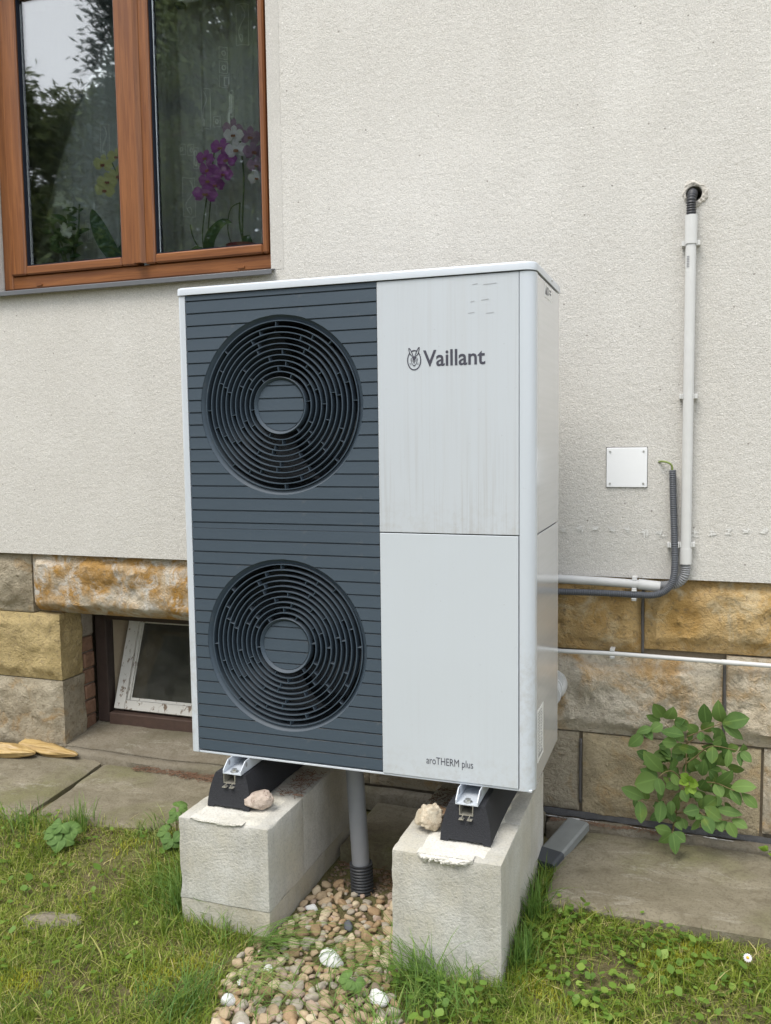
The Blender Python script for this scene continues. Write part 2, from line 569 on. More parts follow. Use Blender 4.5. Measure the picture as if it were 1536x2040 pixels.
M = dict(
    stucco=m_stucco(), band=m_stucco('smooth_plaster', 0.88, 0.4),
    joint=simple('joint_fill', (0.20, 0.165, 0.115), 0.95, bump=0.004, bscale=90),
    mortar=simple('joint_mortar', (0.085, 0.08, 0.075), 0.9, bump=0.003, bscale=120),
    pale_mortar=simple('pale_mortar', (0.34, 0.30, 0.25), 0.95, bump=0.006, bscale=90, var=0.3),
    ochre=m_stone('ochre_sandstone', (0.58, 0.40, 0.18), (0.52, 0.32, 0.105), (0.64, 0.53, 0.34), 0.52, 0.56),
    mottled=m_stone('mottled_sandstone', (0.60, 0.52, 0.40), (0.50, 0.28, 0.075), (0.68, 0.65, 0.59), 0.47, 0.55, 7.0),
    pale=m_stone('pale_sandstone', (0.62, 0.52, 0.375), (0.68, 0.61, 0.49), (0.57, 0.37, 0.17), 0.43, 0.56, 3.2),
    grey=m_stone('grey_sandstone', (0.39, 0.335, 0.24), (0.45, 0.395, 0.295), (0.40, 0.27, 0.13), 0.5, 0.62),
    yellow=m_stone('yellow_sandstone', (0.48, 0.37, 0.175), (0.54, 0.42, 0.21), (0.39, 0.295, 0.15), 0.5, 0.6),
    tan=m_stone('tan_sandstone', (0.48, 0.40, 0.265), (0.53, 0.44, 0.285), (0.50, 0.36, 0.19), 0.5, 0.57),
    brick=simple('old_brick', (0.25, 0.145, 0.095), 0.95, var=0.35, bump=0.006, bscale=70, rnd=True),
    ledge=m_slab('ledge_concrete', (0.165, 0.143, 0.105), (0.225, 0.198, 0.15), (0.135, 0.125, 0.08)),
    slab=m_slab('paving_sandstone', (0.165, 0.145, 0.098), (0.265, 0.235, 0.17), (0.165, 0.16, 0.072)),
    block=m_concrete('block_concrete', (0.56, 0.55, 0.51), (0.42, 0.40, 0.335), 0.55),
    block_low=m_concrete('block_concrete_low', (0.54, 0.52, 0.46), (0.37, 0.34, 0.26), 0.45),
    bed=m_concrete('mortar_bed', (0.70, 0.68, 0.62), (0.52, 0.50, 0.43), 0.6),
    white=m_white_panel('white_panel_coating', 0.95), white_clean=m_white_panel('white_panel_clean', 0.16, (0.525, 0.565, 0.60)),
    post=m_white_panel('white_post_coating', 0.06, (0.54, 0.58, 0.625)), side=m_side(),
    slat=m_slat(), ring=m_slat('ring_plastic', 0.16, 0.2), void=simple('dark_cavity', (0.04, 0.05, 0.062), 0.8),
    fan=simple('fan_blade_plastic', (0.035, 0.042, 0.05), 0.5),
    ink=simple('print_ink', (0.055, 0.055, 0.075), 0.5), sticker=simple('sticker_paper', (0.72, 0.72, 0.70), 0.5, var=0.04),
    grey_print=simple('grey_print', (0.25, 0.25, 0.26), 0.6),
    steel=simple('zinc_steel', (0.55, 0.55, 0.53), 0.32, 0.9), alu=simple('mill_aluminium', (0.52, 0.50, 0.44), 0.45, 0.75, var=0.3, scale=60),
    rubber=simple('recycled_rubber', (0.016, 0.017, 0.021), 0.8, var=0.35, scale=160, bump=0.0025, bscale=260),
    pvc=simple('grey_pvc', (0.22, 0.23, 0.245), 0.42, var=0.15, scale=12), black_pvc=simple('black_corrugated_pvc', (0.035, 0.038, 0.043), 0.5, var=0.3),
    conduit=simple('white_conduit', (0.60, 0.60, 0.585), 0.45, var=0.07), conduit_old=simple('weathered_conduit', (0.52, 0.52, 0.51), 0.5, var=0.15, scale=18),
    corr_black=simple('black_conduit', (0.03, 0.031, 0.036), 0.45), corr_dark=simple('dark_grey_conduit', (0.085, 0.092, 0.105), 0.5), corr_grey=simple('grey_conduit', (0.23, 0.235, 0.245), 0.5),
    plate=simple('white_plate', (0.80, 0.81, 0.82), 0.4, var=0.02), wire=simple('green_yellow_wire', (0.20, 0.26, 0.07), 0.5),
    wood_x=m_wood_dir('window_wood_rail', 'x'), wood_z=m_wood_dir('window_wood_stile', 'z'),
    gasket=simple('dark_gasket', (0.016, 0.019, 0.028), 0.9, spec=0.05), sill=simple('grey_metal_sill', (0.135, 0.14, 0.15), 0.5, 0.2),
    glass=m_glass('window_glass', 0.125, 0.018, (0.95, 0.98, 0.97)), glass_old=m_glass('dusty_haze_glass', 0.02, 0.05, (0.75, 0.76, 0.74), 0.22),
    dark_wood=simple('dark_brown_wood', (0.035, 0.022, 0.018), 0.6, var=0.35, bump=0.001), brown_wood=simple('worn_brown_wood', (0.075, 0.045, 0.034), 0.7, var=0.35, bump=0.002),
    room=simple('room_plaster', (0.35, 0.34, 0.31), 0.9), cellar=simple('cellar_plaster', (0.30, 0.29, 0.26), 0.95), reveal=simple('beige_reveal_plaster', (0.42, 0.35, 0.26), 0.9, bump=0.002),
    bitumen=simple('bitumen', (0.055, 0.055, 0.056), 0.85, var=0.5, scale=40, bump=0.003), lime=simple('white_lime', (0.70, 0.69, 0.66), 0.9, bump=0.003),
    pot=simple('glazed_pot', (0.30, 0.30, 0.29), 0.4), red_pot=simple('red_pot', (0.20, 0.03, 0.04), 0.4),
    blind=simple('blind_white', (0.8, 0.82, 0.85), 0.4), needles=simple('dry_needles', (0.16, 0.085, 0.05), 0.9, var=0.4, scale=90),
    straw_wood=m_wood_dir('weathered_pale_wood', 'x', (0.55, 0.40, 0.17), (0.33, 0.215, 0.08)),
    old_wood=simple('brown_split_wood', (0.22, 0.14, 0.08), 0.9, var=0.4, scale=60, bump=0.003),
    zinc=simple('grey_sheet_metal', (0.25, 0.265, 0.26), 0.5, 0.4, var=0.2, scale=25), zinc_dark=simple('dark_grey_plastic', (0.05, 0.056, 0.064), 0.45),
)


def m_peeling():
    t = NT('peeling_white_paint')
    v = t.coord()
    n = t.noise(t.coord((30, 30, 14)), 1.0, 6, 0.75, 0.4)
    c = t.mix(t.ramp(n, (0.56, 0.0), (0.585, 1.0)), (0.62, 0.61, 0.57), (0.20, 0.15, 0.11))
    return t.bsdf(c, 0.7, 0, 0.3, n, 0.002, 0.8)


M['peeling'] = m_peeling()


def m_curtain():
    t = NT('sheer_curtain')
    b = t.n('ShaderNodeBsdfDiffuse')
    tr = t.n('ShaderNodeBsdfTranslucent')
    tp = t.n('ShaderNodeBsdfTransparent')
    w = t.noise(t.coord((260, 260, 6)), 1.0, 3)
    c = t.mix(w, (0.66, 0.69, 0.68), (0.82, 0.84, 0.83))
    t.l(c, b.inputs[0])
    t.l(c, tr.inputs[0])
    m1 = t.n('ShaderNodeMixShader')
    m1.inputs[0].default_value = 0.3
    m2 = t.n('ShaderNodeMixShader')
    m2.inputs[0].default_value = 0.22
    t.l(b.outputs[0], m1.inputs[1])
    t.l(tr.outputs[0], m1.inputs[2])
    t.l(m1.outputs[0], m2.inputs[1])
    t.l(tp.outputs[0], m2.inputs[2])
    t.l(m2.outputs[0], t.out.inputs[0])
    return t.mat


M['curtain'] = m_curtain()
M['motif'] = simple('curtain_embroidery', (0.9, 0.92, 0.9), 0.9, var=0.05)

# ------------------------------------------------------------------ ground
GZ = -0.485
BLOCKS = ((0.041, 0.345), (0.728, 1.040))        # x ranges of the two block plinths
BLK_Y0, BLK_Y1, BLK_TOP, COURSE = -0.15, 0.55, -0.15, -0.405
BED = [(0.35, 0.21), (0.725, 0.21), (0.725, -0.15), (0.76, -0.26), (0.84, -0.36), (0.88, -0.62), (0.83, -1.0), (0.46, -1.0), (0.40, -0.62), (0.335, -0.42), (0.29, -0.27), (0.35, -0.17)]


def inside(px, py, poly):
    c = False
    j = len(poly) - 1
    for i in range(len(poly)):
        (xi, yi), (xj, yj) = poly[i], poly[j]
        if (yi > py) != (yj > py) and px < (xj - xi) * (py - yi) / (yj - yi) + xi:
            c = not c
        j = i
    return c


def slab_front(x):
    """y of the lawn-side edge of the paving"""
    if x < 0.05:
        return 0.20 + 0.10 * max(0.0, min(1.0, (x + 0.9) / 0.6))
    return 0.20


def gh(x, y):
    z = GZ + 0.022 * noise.noise(Vector((x * 1.7, y * 1.7, 0.3))) + 0.008 * noise.noise(Vector((x * 7, y * 7, 1.3)))
    if x < 0.0 or x > 1.06:
        z += 0.045 * max(0.0, min(1.0, (y + 0.15) / 0.35)) * (1 if x < 0 else 0.7)
    if abs(x) > 6 or abs(y) > 6:
        z = GZ
    return z


def m_ground():
    t = NT('lawn_soil')
    v = t.coord()
    n = t.noise(v, 5, 6, 0.65)
    c = t.mix(t.ramp(n, (0.35, 0.0), (0.65, 1.0)), (0.115, 0.088, 0.05), (0.15, 0.165, 0.05))
    c = t.mix(t.ramp(t.noise(v, 70, 4, 0.7), (0.35, 0.0), (0.7, 0.7)), c, (0.23, 0.19, 0.10))
    h = t.math('ADD', t.noise(v, 60, 5, 0.7), t.noise(v, 200, 3))
    return t.bsdf(c, 0.95, 0, 0.2, h, 0.012, 1.0)


def build_ground():
    xs = sorted(set([-160, -80, -40, -20, -12, -8, -5, -3.5] + [round(-2.6 + 0.06 * i, 3) for i in range(92)] + [3.5, 5, 8, 12, 20, 40, 80, 160]))
    ys = sorted(set([-160, -80, -40, -25, -15, -10, -7, -5, -3.8] + [round(-3.0 + 0.06 * i, 3) for i in range(63)] + [1.3, 3, 8, 20, 80, 160]))
    vs = [(x, y, gh(x, y)) for y in ys for x in xs]
    n = len(xs)
    fs = [(j * n + i, j * n + i + 1, (j + 1) * n + i + 1, (j + 1) * n + i) for j in range(len(ys) - 1) for i in range(n - 1)]
    # leave the cellar room open: no ground under the house behind the wall
    fs = [f for f in fs if not (vs[f[0]][1] >= 0.76 and vs[f[0]][1] < 20 and -6 <= vs[f[0]][0] < 6)]
    mb = MB().add(vs, fs)
    o = mb.build('ground', m_ground(), None, smooth='all', base=(0, 0, GZ))
    tag(o, kind='structure')


build_ground()


def sheet(mb, quad, nx, ny, amp, seed, z, thick, edge=0.010):
    """uneven stone slab: quad of four xy corners, top at z, sides going down"""
    a, b, c, d = [Vector((*q, 0)) for q in quad]
    vs = []
    for j in range(ny + 1):
        for i in range(nx + 1):
            u, w = i / nx, j / ny
            p = (a * (1 - u) + b * u) * (1 - w) + (d * (1 - u) + c * u) * w
            e = min(u * (b - a).length, (1 - u) * (b - a).length, w * (d - a).length, (1 - w) * (d - a).length)
            h = amp * noise.noise(Vector((p.x * 5, p.y * 5, seed))) + amp * 0.5 * noise.noise(Vector((p.x * 17, p.y * 17, seed)))
            if e < 0.02:
                h -= edge * (1 - e / 0.02) ** 2
            jx = 0.006 * noise.noise(Vector((p.x * 11, p.y * 11, seed + 5))) if e < 1e-6 else 0
            vs.append((p.x + jx, p.y + jx, z + h))
    n = nx + 1
    fs = [(j * n + i, j * n + i + 1, (j + 1) * n + i + 1, (j + 1) * n + i) for j in range(ny) for i in range(nx)]
    rim = [i for i in range(n)] + [j * n + nx for j in range(1, ny + 1)] + [ny * n + i for i in range(nx - 1, -1, -1)] + [j * n for j in range(ny - 1, 0, -1)]
    k = len(vs)
    vs += [(vs[i][0], vs[i][1], z - thick) for i in rim]
    m = len(rim)
    fs += [(rim[i], k + i, k + (i + 1) % m, rim[(i + 1) % m]) for i in range(m)]
    mb.add(vs, fs)


paving = thing('pavement', (0, 0.5, -0.42), kind='structure')
for i, (q, z) in enumerate((
        (((-2.30, 0.16), (-0.868, 0.17), (-0.950, 0.800), (-2.30, 0.800)), -0.415),
        (((-0.845, 0.19), (0.030, 0.32), (0.030, 0.750), (-0.925, 0.755)), -0.418),
        (((0.356, 0.36), (0.717, 0.36), (0.717, 0.750), (0.356, 0.750)), -0.422),
        (((1.098, 0.20), (2.60, 0.20), (2.60, 0.735), (1.085, 0.735)), -0.418))):
    mb = MB()
    sheet(mb, q, max(6, int((q[1][0] - q[0][0]) * 34)), 18, 0.006, 3.1 * i, z, 0.10)
    mb.build('paving_slab', M['slab'], paving, smooth=50)

# ------------------------------------------------------------------ house wall
YW, YS = 0.78, 0.805            # plaster face, margin plane of the plinth stones
house = thing('house', (0, YW, GZ), 'cream plastered house wall on a rough sandstone plinth', 'house')
WX0, WX1, WZ0, WZ1 = -1.448, -0.067, 1.645, 3.05
HX, HZ, HR = 1.491, 1.783, 0.0255
RB = 0.493                      # bottom edge of the plaster


def build_plaster():
    xs = [-6, WX0, WX1, HX - 0.05, HX + 0.05, 6]
    zs = [RB, WZ0, HZ - 0.05, HZ + 0.05, WZ1, 5.2]
    mb = MB()
    for i in range(5):
        for j in range(5):
            if i == 1 and 1 <= j <= 3:
                continue
            if i == 3 and j == 2:
                continue
            x0, x1, z0, z1 = xs[i], xs[i + 1], zs[j], zs[j + 1]
            mb.add([(x0, YW, z0), (x1, YW, z0), (x1, YW, z1), (x0, YW, z1)], [(0, 1, 2, 3)])
    # round hole for the cable inside its square
    n = 24
    sq, ci, cb = [], [], []
    for k in range(n):
        a = 2 * math.pi * k / n
        c, s = math.cos(a), math.sin(a)
        t = 0.05 / max(abs(c), abs(s))
        sq.append((HX + t * c, YW, HZ + t * s))
        r = HR * (1 + 0.10 * noise.noise(Vector((c * 2, s * 2, 4))))
        ci.append((HX + r * c, YW, HZ + r * s))
        cb.append((HX + r * c, YW + 0.14, HZ + r * s))
    mb.add(sq + ci + cb, [(k, (k + 1) % n, n + (k + 1) % n, n + k) for k in range(n)] + [(n + k, n + (k + 1) % n, 2 * n + (k + 1) % n, 2 * n + k) for k in range(n)] + [tuple(range(2 * n, 3 * n))])
    # reveals of the window opening, underside, far ends
    yb = 1.10
    for (p, q) in (((WX0, WZ0), (WX0, WZ1)), ((WX0, WZ1), (WX1, WZ1)), ((WX1, WZ1), (WX1, WZ0)), ((WX1, WZ0), (WX0, WZ0))):
        mb.add([(p[0], YW, p[1]), (q[0], YW, q[1]), (q[0], yb, q[1]), (p[0], yb, p[1])], [(0, 1, 2, 3)])
    mb.add([(-6, YW, RB), (6, YW, RB), (6, 1.1, RB), (-6, 1.1, RB)], [(0, 1, 2, 3)])
    mb.add([(-6, YW, 5.2), (6, YW, 5.2), (6, 1.3, 5.2), (-6, 1.3, 5.2)], [(0, 1, 2, 3)])
    for x in (-6, 6):
        mb.add([(x, YW, -0.6), (x, 1.3, -0.6), (x, 1.3, 5.2), (x, YW, 5.2)], [(0, 1, 2, 3)])
    mb.build('plaster_wall', M['stucco'], house)


build_plaster()
MB().add([(-0.064, YW - 0.0012, 1.652), (-0.012, YW - 0.0012, 1.652), (-0.012, YW - 0.0012, 3.05), (-0.064, YW - 0.0012, 3.05),
          (-0.064, YW + 0.004, 1.652), (-0.012, YW + 0.004, 1.652), (-0.012, YW + 0.004, 3.05)],
         [(0, 1, 2, 3), (1, 5, 6, 2), (0, 4, 5, 1)]).build('smooth_band', M['band'], house)

# dark joint backing behind the stones (with the cellar opening left free)
CX0, CX1 = -1.180, -0.30
mb = MB()
mb.box(-6, CX0 - 0.17, YS + 0.022, 1.3, -0.7, RB - 0.004)
mb.box(CX1 + 0.17, 6, YS + 0.022, 1.3, -0.7, RB - 0.004)
mb.box(CX0 - 0.17, CX1 + 0.17, YS + 0.022, 1.3, 0.30, RB - 0.005)
mb.build('joint_backing', M['joint'], house)


def stone(x0, x1, z0, z1, mat, seed, bulge=0.028, retx=None, margin=0.028, lo_round=0.0):
    """rock-faced ashlar: drafted margin, rough raised middle; retx = depth of a return at the x1 end"""
    g = 0.0018
    x0 += g
    x1 -= g
    z0 += g * 0.4
    z1 -= g * 0.4
    nx = max(8, min(64, int((x1 - x0) / 0.013)))
    nz = max(8, int((z1 - z0) / 0.013))
    vs, fs = [], []
    for j in range(nz + 1):
        for i in range(nx + 1):
            x, z = x0 + (x1 - x0) * i / nx, z0 + (z1 - z0) * j / nz
            e = min(x - x0, x1 - x, z - z0, z1 - z)
            p = Vector((x * 7 + seed * 9.1, z * 7, seed))
            k = max(0.0, min(1.0, (e - margin * (0.75 + 0.5 * noise.noise(p * 1.7))) / 0.028))
            rough = noise.noise(p) * 1.0 + noise.noise(p * 2.6) * 0.7 + abs(noise.noise(p * 5.1)) * -0.8 + noise.noise(p * 11) * 0.4
            step = 0.55 * math.floor(3 * (noise.noise(p * 1.5 + Vector((0, 0, 7))) + 0.5)) / 3
            h = bulge * k * (0.75 + 0.55 * rough + step) + 0.0022 * noise.noise(p * 6)
            if e < 0.008:
                h -= 0.006 * (1 - e / 0.008) ** 2
            if lo_round:
                t = (z - z0) / lo_round
                if t < 1:
                    h -= 0.045 * (1 - t) ** 2
            vs.append((x, YS - h, z))
    n = nx + 1
    fs = [(j * n + i, j * n + i + 1, (j + 1) * n + i + 1, (j + 1) * n + i) for j in range(nz) for i in range(nx)]
    mb = MB().add(vs, fs)
    yb = YS + (retx or 0.10)
    bot = [vs[i] for i in range(n)]
    top = [vs[nz * n + i] for i in range(n)]
    lef = [vs[j * n] for j in range(nz + 1)]
    rig = [vs[j * n + nx] for j in range(nz + 1)]

    def skirt(line, flip):
        m = len(line)
        q = line + [(p[0], yb, p[2]) for p in line]
        f = [(i, i + 1, m + i + 1, m + i) for i in range(m - 1)]
        mb.add(q, [t[::-1] for t in f] if flip else f)
    skirt(bot, True)
    skirt(top, False)
    skirt(lef, False)
    if not retx:
        skirt(rig, True)
    else:
        m = 12
        q = []
        for p in rig:
            for k in range(m + 1):
                y = p[1] + (yb - p[1]) * k / m
                pp = Vector((y * 9, p[2] * 9, seed + 3))
                hh = (0.010 * noise.noise(pp) + 0.006 * noise.noise(pp * 2.4)) * min(1, k / 2)
                q.append((p[0] + hh, y, p[2]))
        w = m + 1
        mb.add(q, [(j * w + k, j * w + k + 1, (j + 1) * w + k + 1, (j + 1) * w + k) for j in range(nz) for k in range(m)])
    return mb.build('stone', mat, house, smooth=45)


TOPZ = (0.220, 0.490)
MIDZ = (-0.087, 0.217)
LOWZ = (-0.385, -0.090)
sd = 1
for (x0, x1, z, mt, kw) in (
        (-2.9, -2.1, TOPZ, 'tan', {}), (-2.1, -1.322, TOPZ, 'grey', {}), (-1.316, -0.28, (0.217, 0.488), 'mottled', dict(lo_round=0.06, bulge=0.026)),
        (-0.28, 0.44, TOPZ, 'ochre', {}), (0.44, 1.340, TOPZ, 'ochre', {}), (1.347, 2.25, (0.236, 0.490), 'ochre', {}), (2.25, 3.1, TOPZ, 'tan', {}),
        (-2.9, -2.0, MIDZ, 'pale', {}), (-2.0, CX0, MIDZ, 'yellow', dict(retx=0.15, bulge=0.018)),
        (CX1, 0.40, MIDZ, 'pale', {}), (0.40, 0.86, MIDZ, 'ochre', {}), (0.86, 1.612, (-0.086, 0.212), 'pale', {}), (1.620, 2.45, (-0.08, 0.230), 'pale', {}), (2.45, 3.1, MIDZ, 'grey', {}),
        (-2.9, -1.95, (-0.44, -0.09), 'tan', {}), (-1.95, CX0 + 0.003, (-0.44, -0.09), 'grey', dict(retx=0.155, bulge=0.02)),
        (CX1, 0.30, LOWZ, 'grey', {}), (0.30, 1.126, LOWZ, 'grey', dict(bulge=0.012)), (1.136, 1.74, (-0.40, -0.090), 'tan', dict(bulge=0.014)), (1.746, 2.5, (-0.385, -0.086), 'pale', {}), (2.5, 3.1, LOWZ, 'tan', {})):
    stone(x0, x1, z[0], z[1], M[mt], sd * 1.37, **kw)
    sd += 1
for s in (-1, 1):                         # plain plinth continuing out of the picture
    x0, x1 = (-5.9, -2.91) if s < 0 else (3.11, 5.9)
    for z in (TOPZ, MIDZ, LOWZ):
        stone(x0, x1, z[0], z[1], M['tan'], sd * 1.37)
        sd += 1

# dark pointing strips in the upright joints on the right
for (x, z0, z1) in ((1.3435, 0.215, 0.470), (1.616, -0.10, 0.215), (1.131, -0.35, -0.11)):
    pts = [(x + 0.004 * noise.noise(Vector((x, z * 9, 2))), YS - 0.004 + 0.004 * noise.noise(Vector((x, z * 14, 5))), z) for z in np.linspace(z0, z1, 14)]
    MB().tube(pts, 0.0055, 6).build('joint_pointing', M['mortar'], house, smooth='all')

# rough brick and mortar closing the cellar reveal
for k, (z0, z1, y0, y1) in enumerate(((0.08, 0.20, 0.966, 1.045), (0.005, 0.073, 0.955, 1.04), (-0.075, -0.003, 0.97, 1.045), (-0.15, -0.083, 0.968, 1.045), (-0.225, -0.158, 0.972, 1.045), (-0.30, -0.233, 0.966, 1.045), (-0.37, -0.307, 0.97, 1.045))):
    o = MB().box(-1.30, -1.186 + 0.006 * rnd.random(), y0, y1, z0, z1, 0.006).build('brick', M['brick'] if k != 0 else M['pale_mortar'], house)
MB().box(-1.30, -1.198, 0.950, 1.05, -0.40, 0.24).build('mortar_fill', M['pale_mortar'], house)


def build_cellar_room():
    mb = MB()
    x0, x1, z0, z1, y0, y1 = -1.9, 0.3, -1.6, 0.42, 1.36, 3.4
    vs = [(x, y, z) for x in (x0, x1) for y in (y0, y1) for z in (z0, z1)]
    mb.add(vs, [(0, 2, 3, 1), (4, 5, 7, 6), (0, 4, 6, 2), (1, 3, 7, 5), (2, 6, 7, 3)])
    for (a, b, c, d) in ((x0, CX0 + 0.04, z0, z1), (CX1, x1, z0, z1), (CX0 + 0.04, CX1, z0, -0.36), (CX0 + 0.04, CX1, 0.22, z1)):
        mb.add([(a, y0, c), (b, y0, c), (b, y0, d), (a, y0, d)], [(0, 1, 2, 3)])
    mb.build('cellar_room', M['cellar'], house)
    mb = MB()
    for x in (CX0 + 0.066, CX1 - 0.02):
        mb.add([(x, 1.10, -0.36), (x, 1.36, -0.36), (x, 1.36, 0.22), (x, 1.10, 0.22)], [(0, 1, 2, 3)])
    mb.add([(CX0 - 0.1, 1.10, 0.215), (CX1 + .1, 1.10, 0.215), (CX1 + .1, 1.36, 0.215), (CX0 - 0.1, 1.36, 0.215)], [(0, 1, 2, 3)])
    mb.add([(CX0 - 0.1, 1.10, -0.35), (CX1 + .1, 1.10, -0.35), (CX1 + .1, 1.36, -0.35), (CX0 - 0.1, 1.36, -0.35)], [(0, 1, 2, 3)])
    mb.build('cellar_reveal', M['reveal'], house)


build_cellar_room()
mb = MB()
sheet(mb, ((CX0 + 0.004, 0.752), (1.01, 0.752), (1.01, 0.812), (CX0 + 0.004, 0.812)), 90, 6, 0.006, 4.4, -0.386, 0.08, 0.014)
n0 = len(mb.v)
sheet(mb, ((CX0 - 0.01, 0.812), (CX1 + 0.02, 0.812), (CX1 + 0.02, 1.10), (CX0 - 0.01, 1.10)), 40, 14, 0.006, 4.4, -0.386, 0.08, 0.002)
mb.v = mb.v[:n0] + [(x, y, z + 0.15 * max(0, y - 0.82)) for x, y, z in mb.v[n0:]]
mb.build('ledge', M['ledge'], house, smooth=50)
mb = MB()
sheet(mb, ((1.016, 0.742), (2.6, 0.742), (2.6, 0.80), (1.016, 0.80)), 90, 5, 0.010, 8.4, -0.407, 0.08, 0.014)
mb.build('broken_mortar', M['ledge'], house, smooth=50)
mb = MB()
vs = []
nb_ = 150
for i in range(nb_ + 1):
    x = 1.0 + 1.6 * i / nb_
    zc = -0.386 - 0.012 * (x - 1.0)
    hw = 0.0042 + 0.006 * noise.noise(Vector((x * 11, 0, 1))) + 0.003 * noise.noise(Vector((x * 40, 0, 1)))
    k_ = 0.004 * noise.noise(Vector((x * 6, 0, 3)))
    vs += [(x, 0.778 + 0.004 * noise.noise(Vector((x * 30, 1, 0))), zc - hw - 0.006 + k_), (x, 0.782 + 0.005 * noise.noise(Vector((x * 24, 4, 0))), zc + k_), (x, 0.799, zc + hw + k_)]
mb.add(vs, [(3 * i + k, 3 * i + k + 3, 3 * i + k + 4, 3 * i + k + 1) for i in range(nb_) for k in (0, 1)])
mb.build('bitumen_strip', M['bitumen'], house, smooth='all')
mb = MB()
vs = []
for i in range(nb_ * 2 + 1):
    x = 1.0 + 1.6 * i / nb_ / 2
    zc = -0.4005 - 0.012 * (x - 1.0) + 0.004 * noise.noise(Vector((x * 6, 0, 3)))
    hw = max(0.0003, 0.0055 * (noise.noise(Vector((x * 13, 3, 1))) - 0.02) + 0.0025 * noise.noise(Vector((x * 60, 3, 1))))
    vs += [(x, 0.7695, zc - hw), (x, 0.7705, zc + hw)]
mb.add(vs, [(2 * i, 2 * i + 2, 2 * i + 3, 2 * i + 1) for i in range(nb_ * 2)])
mb.build('lime_crust', M['lime'], house)['kind'] = 'stuff'

# cellar window: dark fixed frame, white sash tilted inwards
cw = MB()
cw.box(CX0 + 0.004, CX0 + 0.066, 1.046, 1.098, -0.346, 0.212, 0.003)
cw.box(CX1 - 0.066, CX1 - 0.004, 1.046, 1.098, -0.346, 0.212, 0.003)
cw.box(CX0 + 0.068, CX1 - 0.068, 1.046, 1.098, 0.152, 0.212, 0.003)
cw = cw.build('cellar_window', M['dark_wood'], house)
MB().box(CX0 + 0.069, CX1 - 0.069, 1.040, 1.095, -0.380, -0.297, 0.004).build('bottom_rail', M['brown_wood'], cw)


def tilted(x0, x1, t0, t1, d0, d1, mat, name, b=0.002):
    """box on the sash that leans inwards from its bottom edge; t along the sash, d into the room"""
    m = MB().box(x0, x1, d0, d1, t0, t1, b)
    c, s = math.cos(R(20)), math.sin(R(20))
    m.v = [(x, 1.062 + z * s + y * c, -0.284 + z * c - y * s) for x, y, z in m.v]
    return m.build(name, mat, cw)


SX0, SX1, SH = -1.100, -0.372, 0.47
tilted(SX0, SX0 + 0.058, 0.002, SH, 0, 0.036, M['peeling'], 'sash_stile')
tilted(SX1 - 0.058, SX1, 0.002, SH, 0, 0.036, M['peeling'], 'sash_stile')
tilted(SX0 + 0.059, SX1 - 0.059, 0.001, 0.046, 0.001, 0.036, M['peeling'], 'sash_rail')
tilted(SX0 + 0.059, SX1 - 0.059, SH - 0.05, SH, 0.001, 0.036, M['peeling'], 'sash_rail')
tilted(SX0 + 0.059, SX0 + 0.073, 0.047, SH - 0.051, 0.010, 0.0205, M['peeling'], 'glazing_bead', 0.002)
tilted(SX0 + 0.0735, SX0 + 0.079, 0.047, SH - 0.051, 0.016, 0.0205, M['peeling'], 'glazing_bead', 0.001)
tilted(SX0 + 0.0795, SX1 - 0.069, 0.047, 0.060, 0.010, 0.0205, M['peeling'], 'glazing_bead', 0.001)
tilted(SX0 + 0.0595, SX1 - 0.0595, 0.0465, SH - 0.051, 0.022, 0.025, M['glass_old'], 'pane', 0)

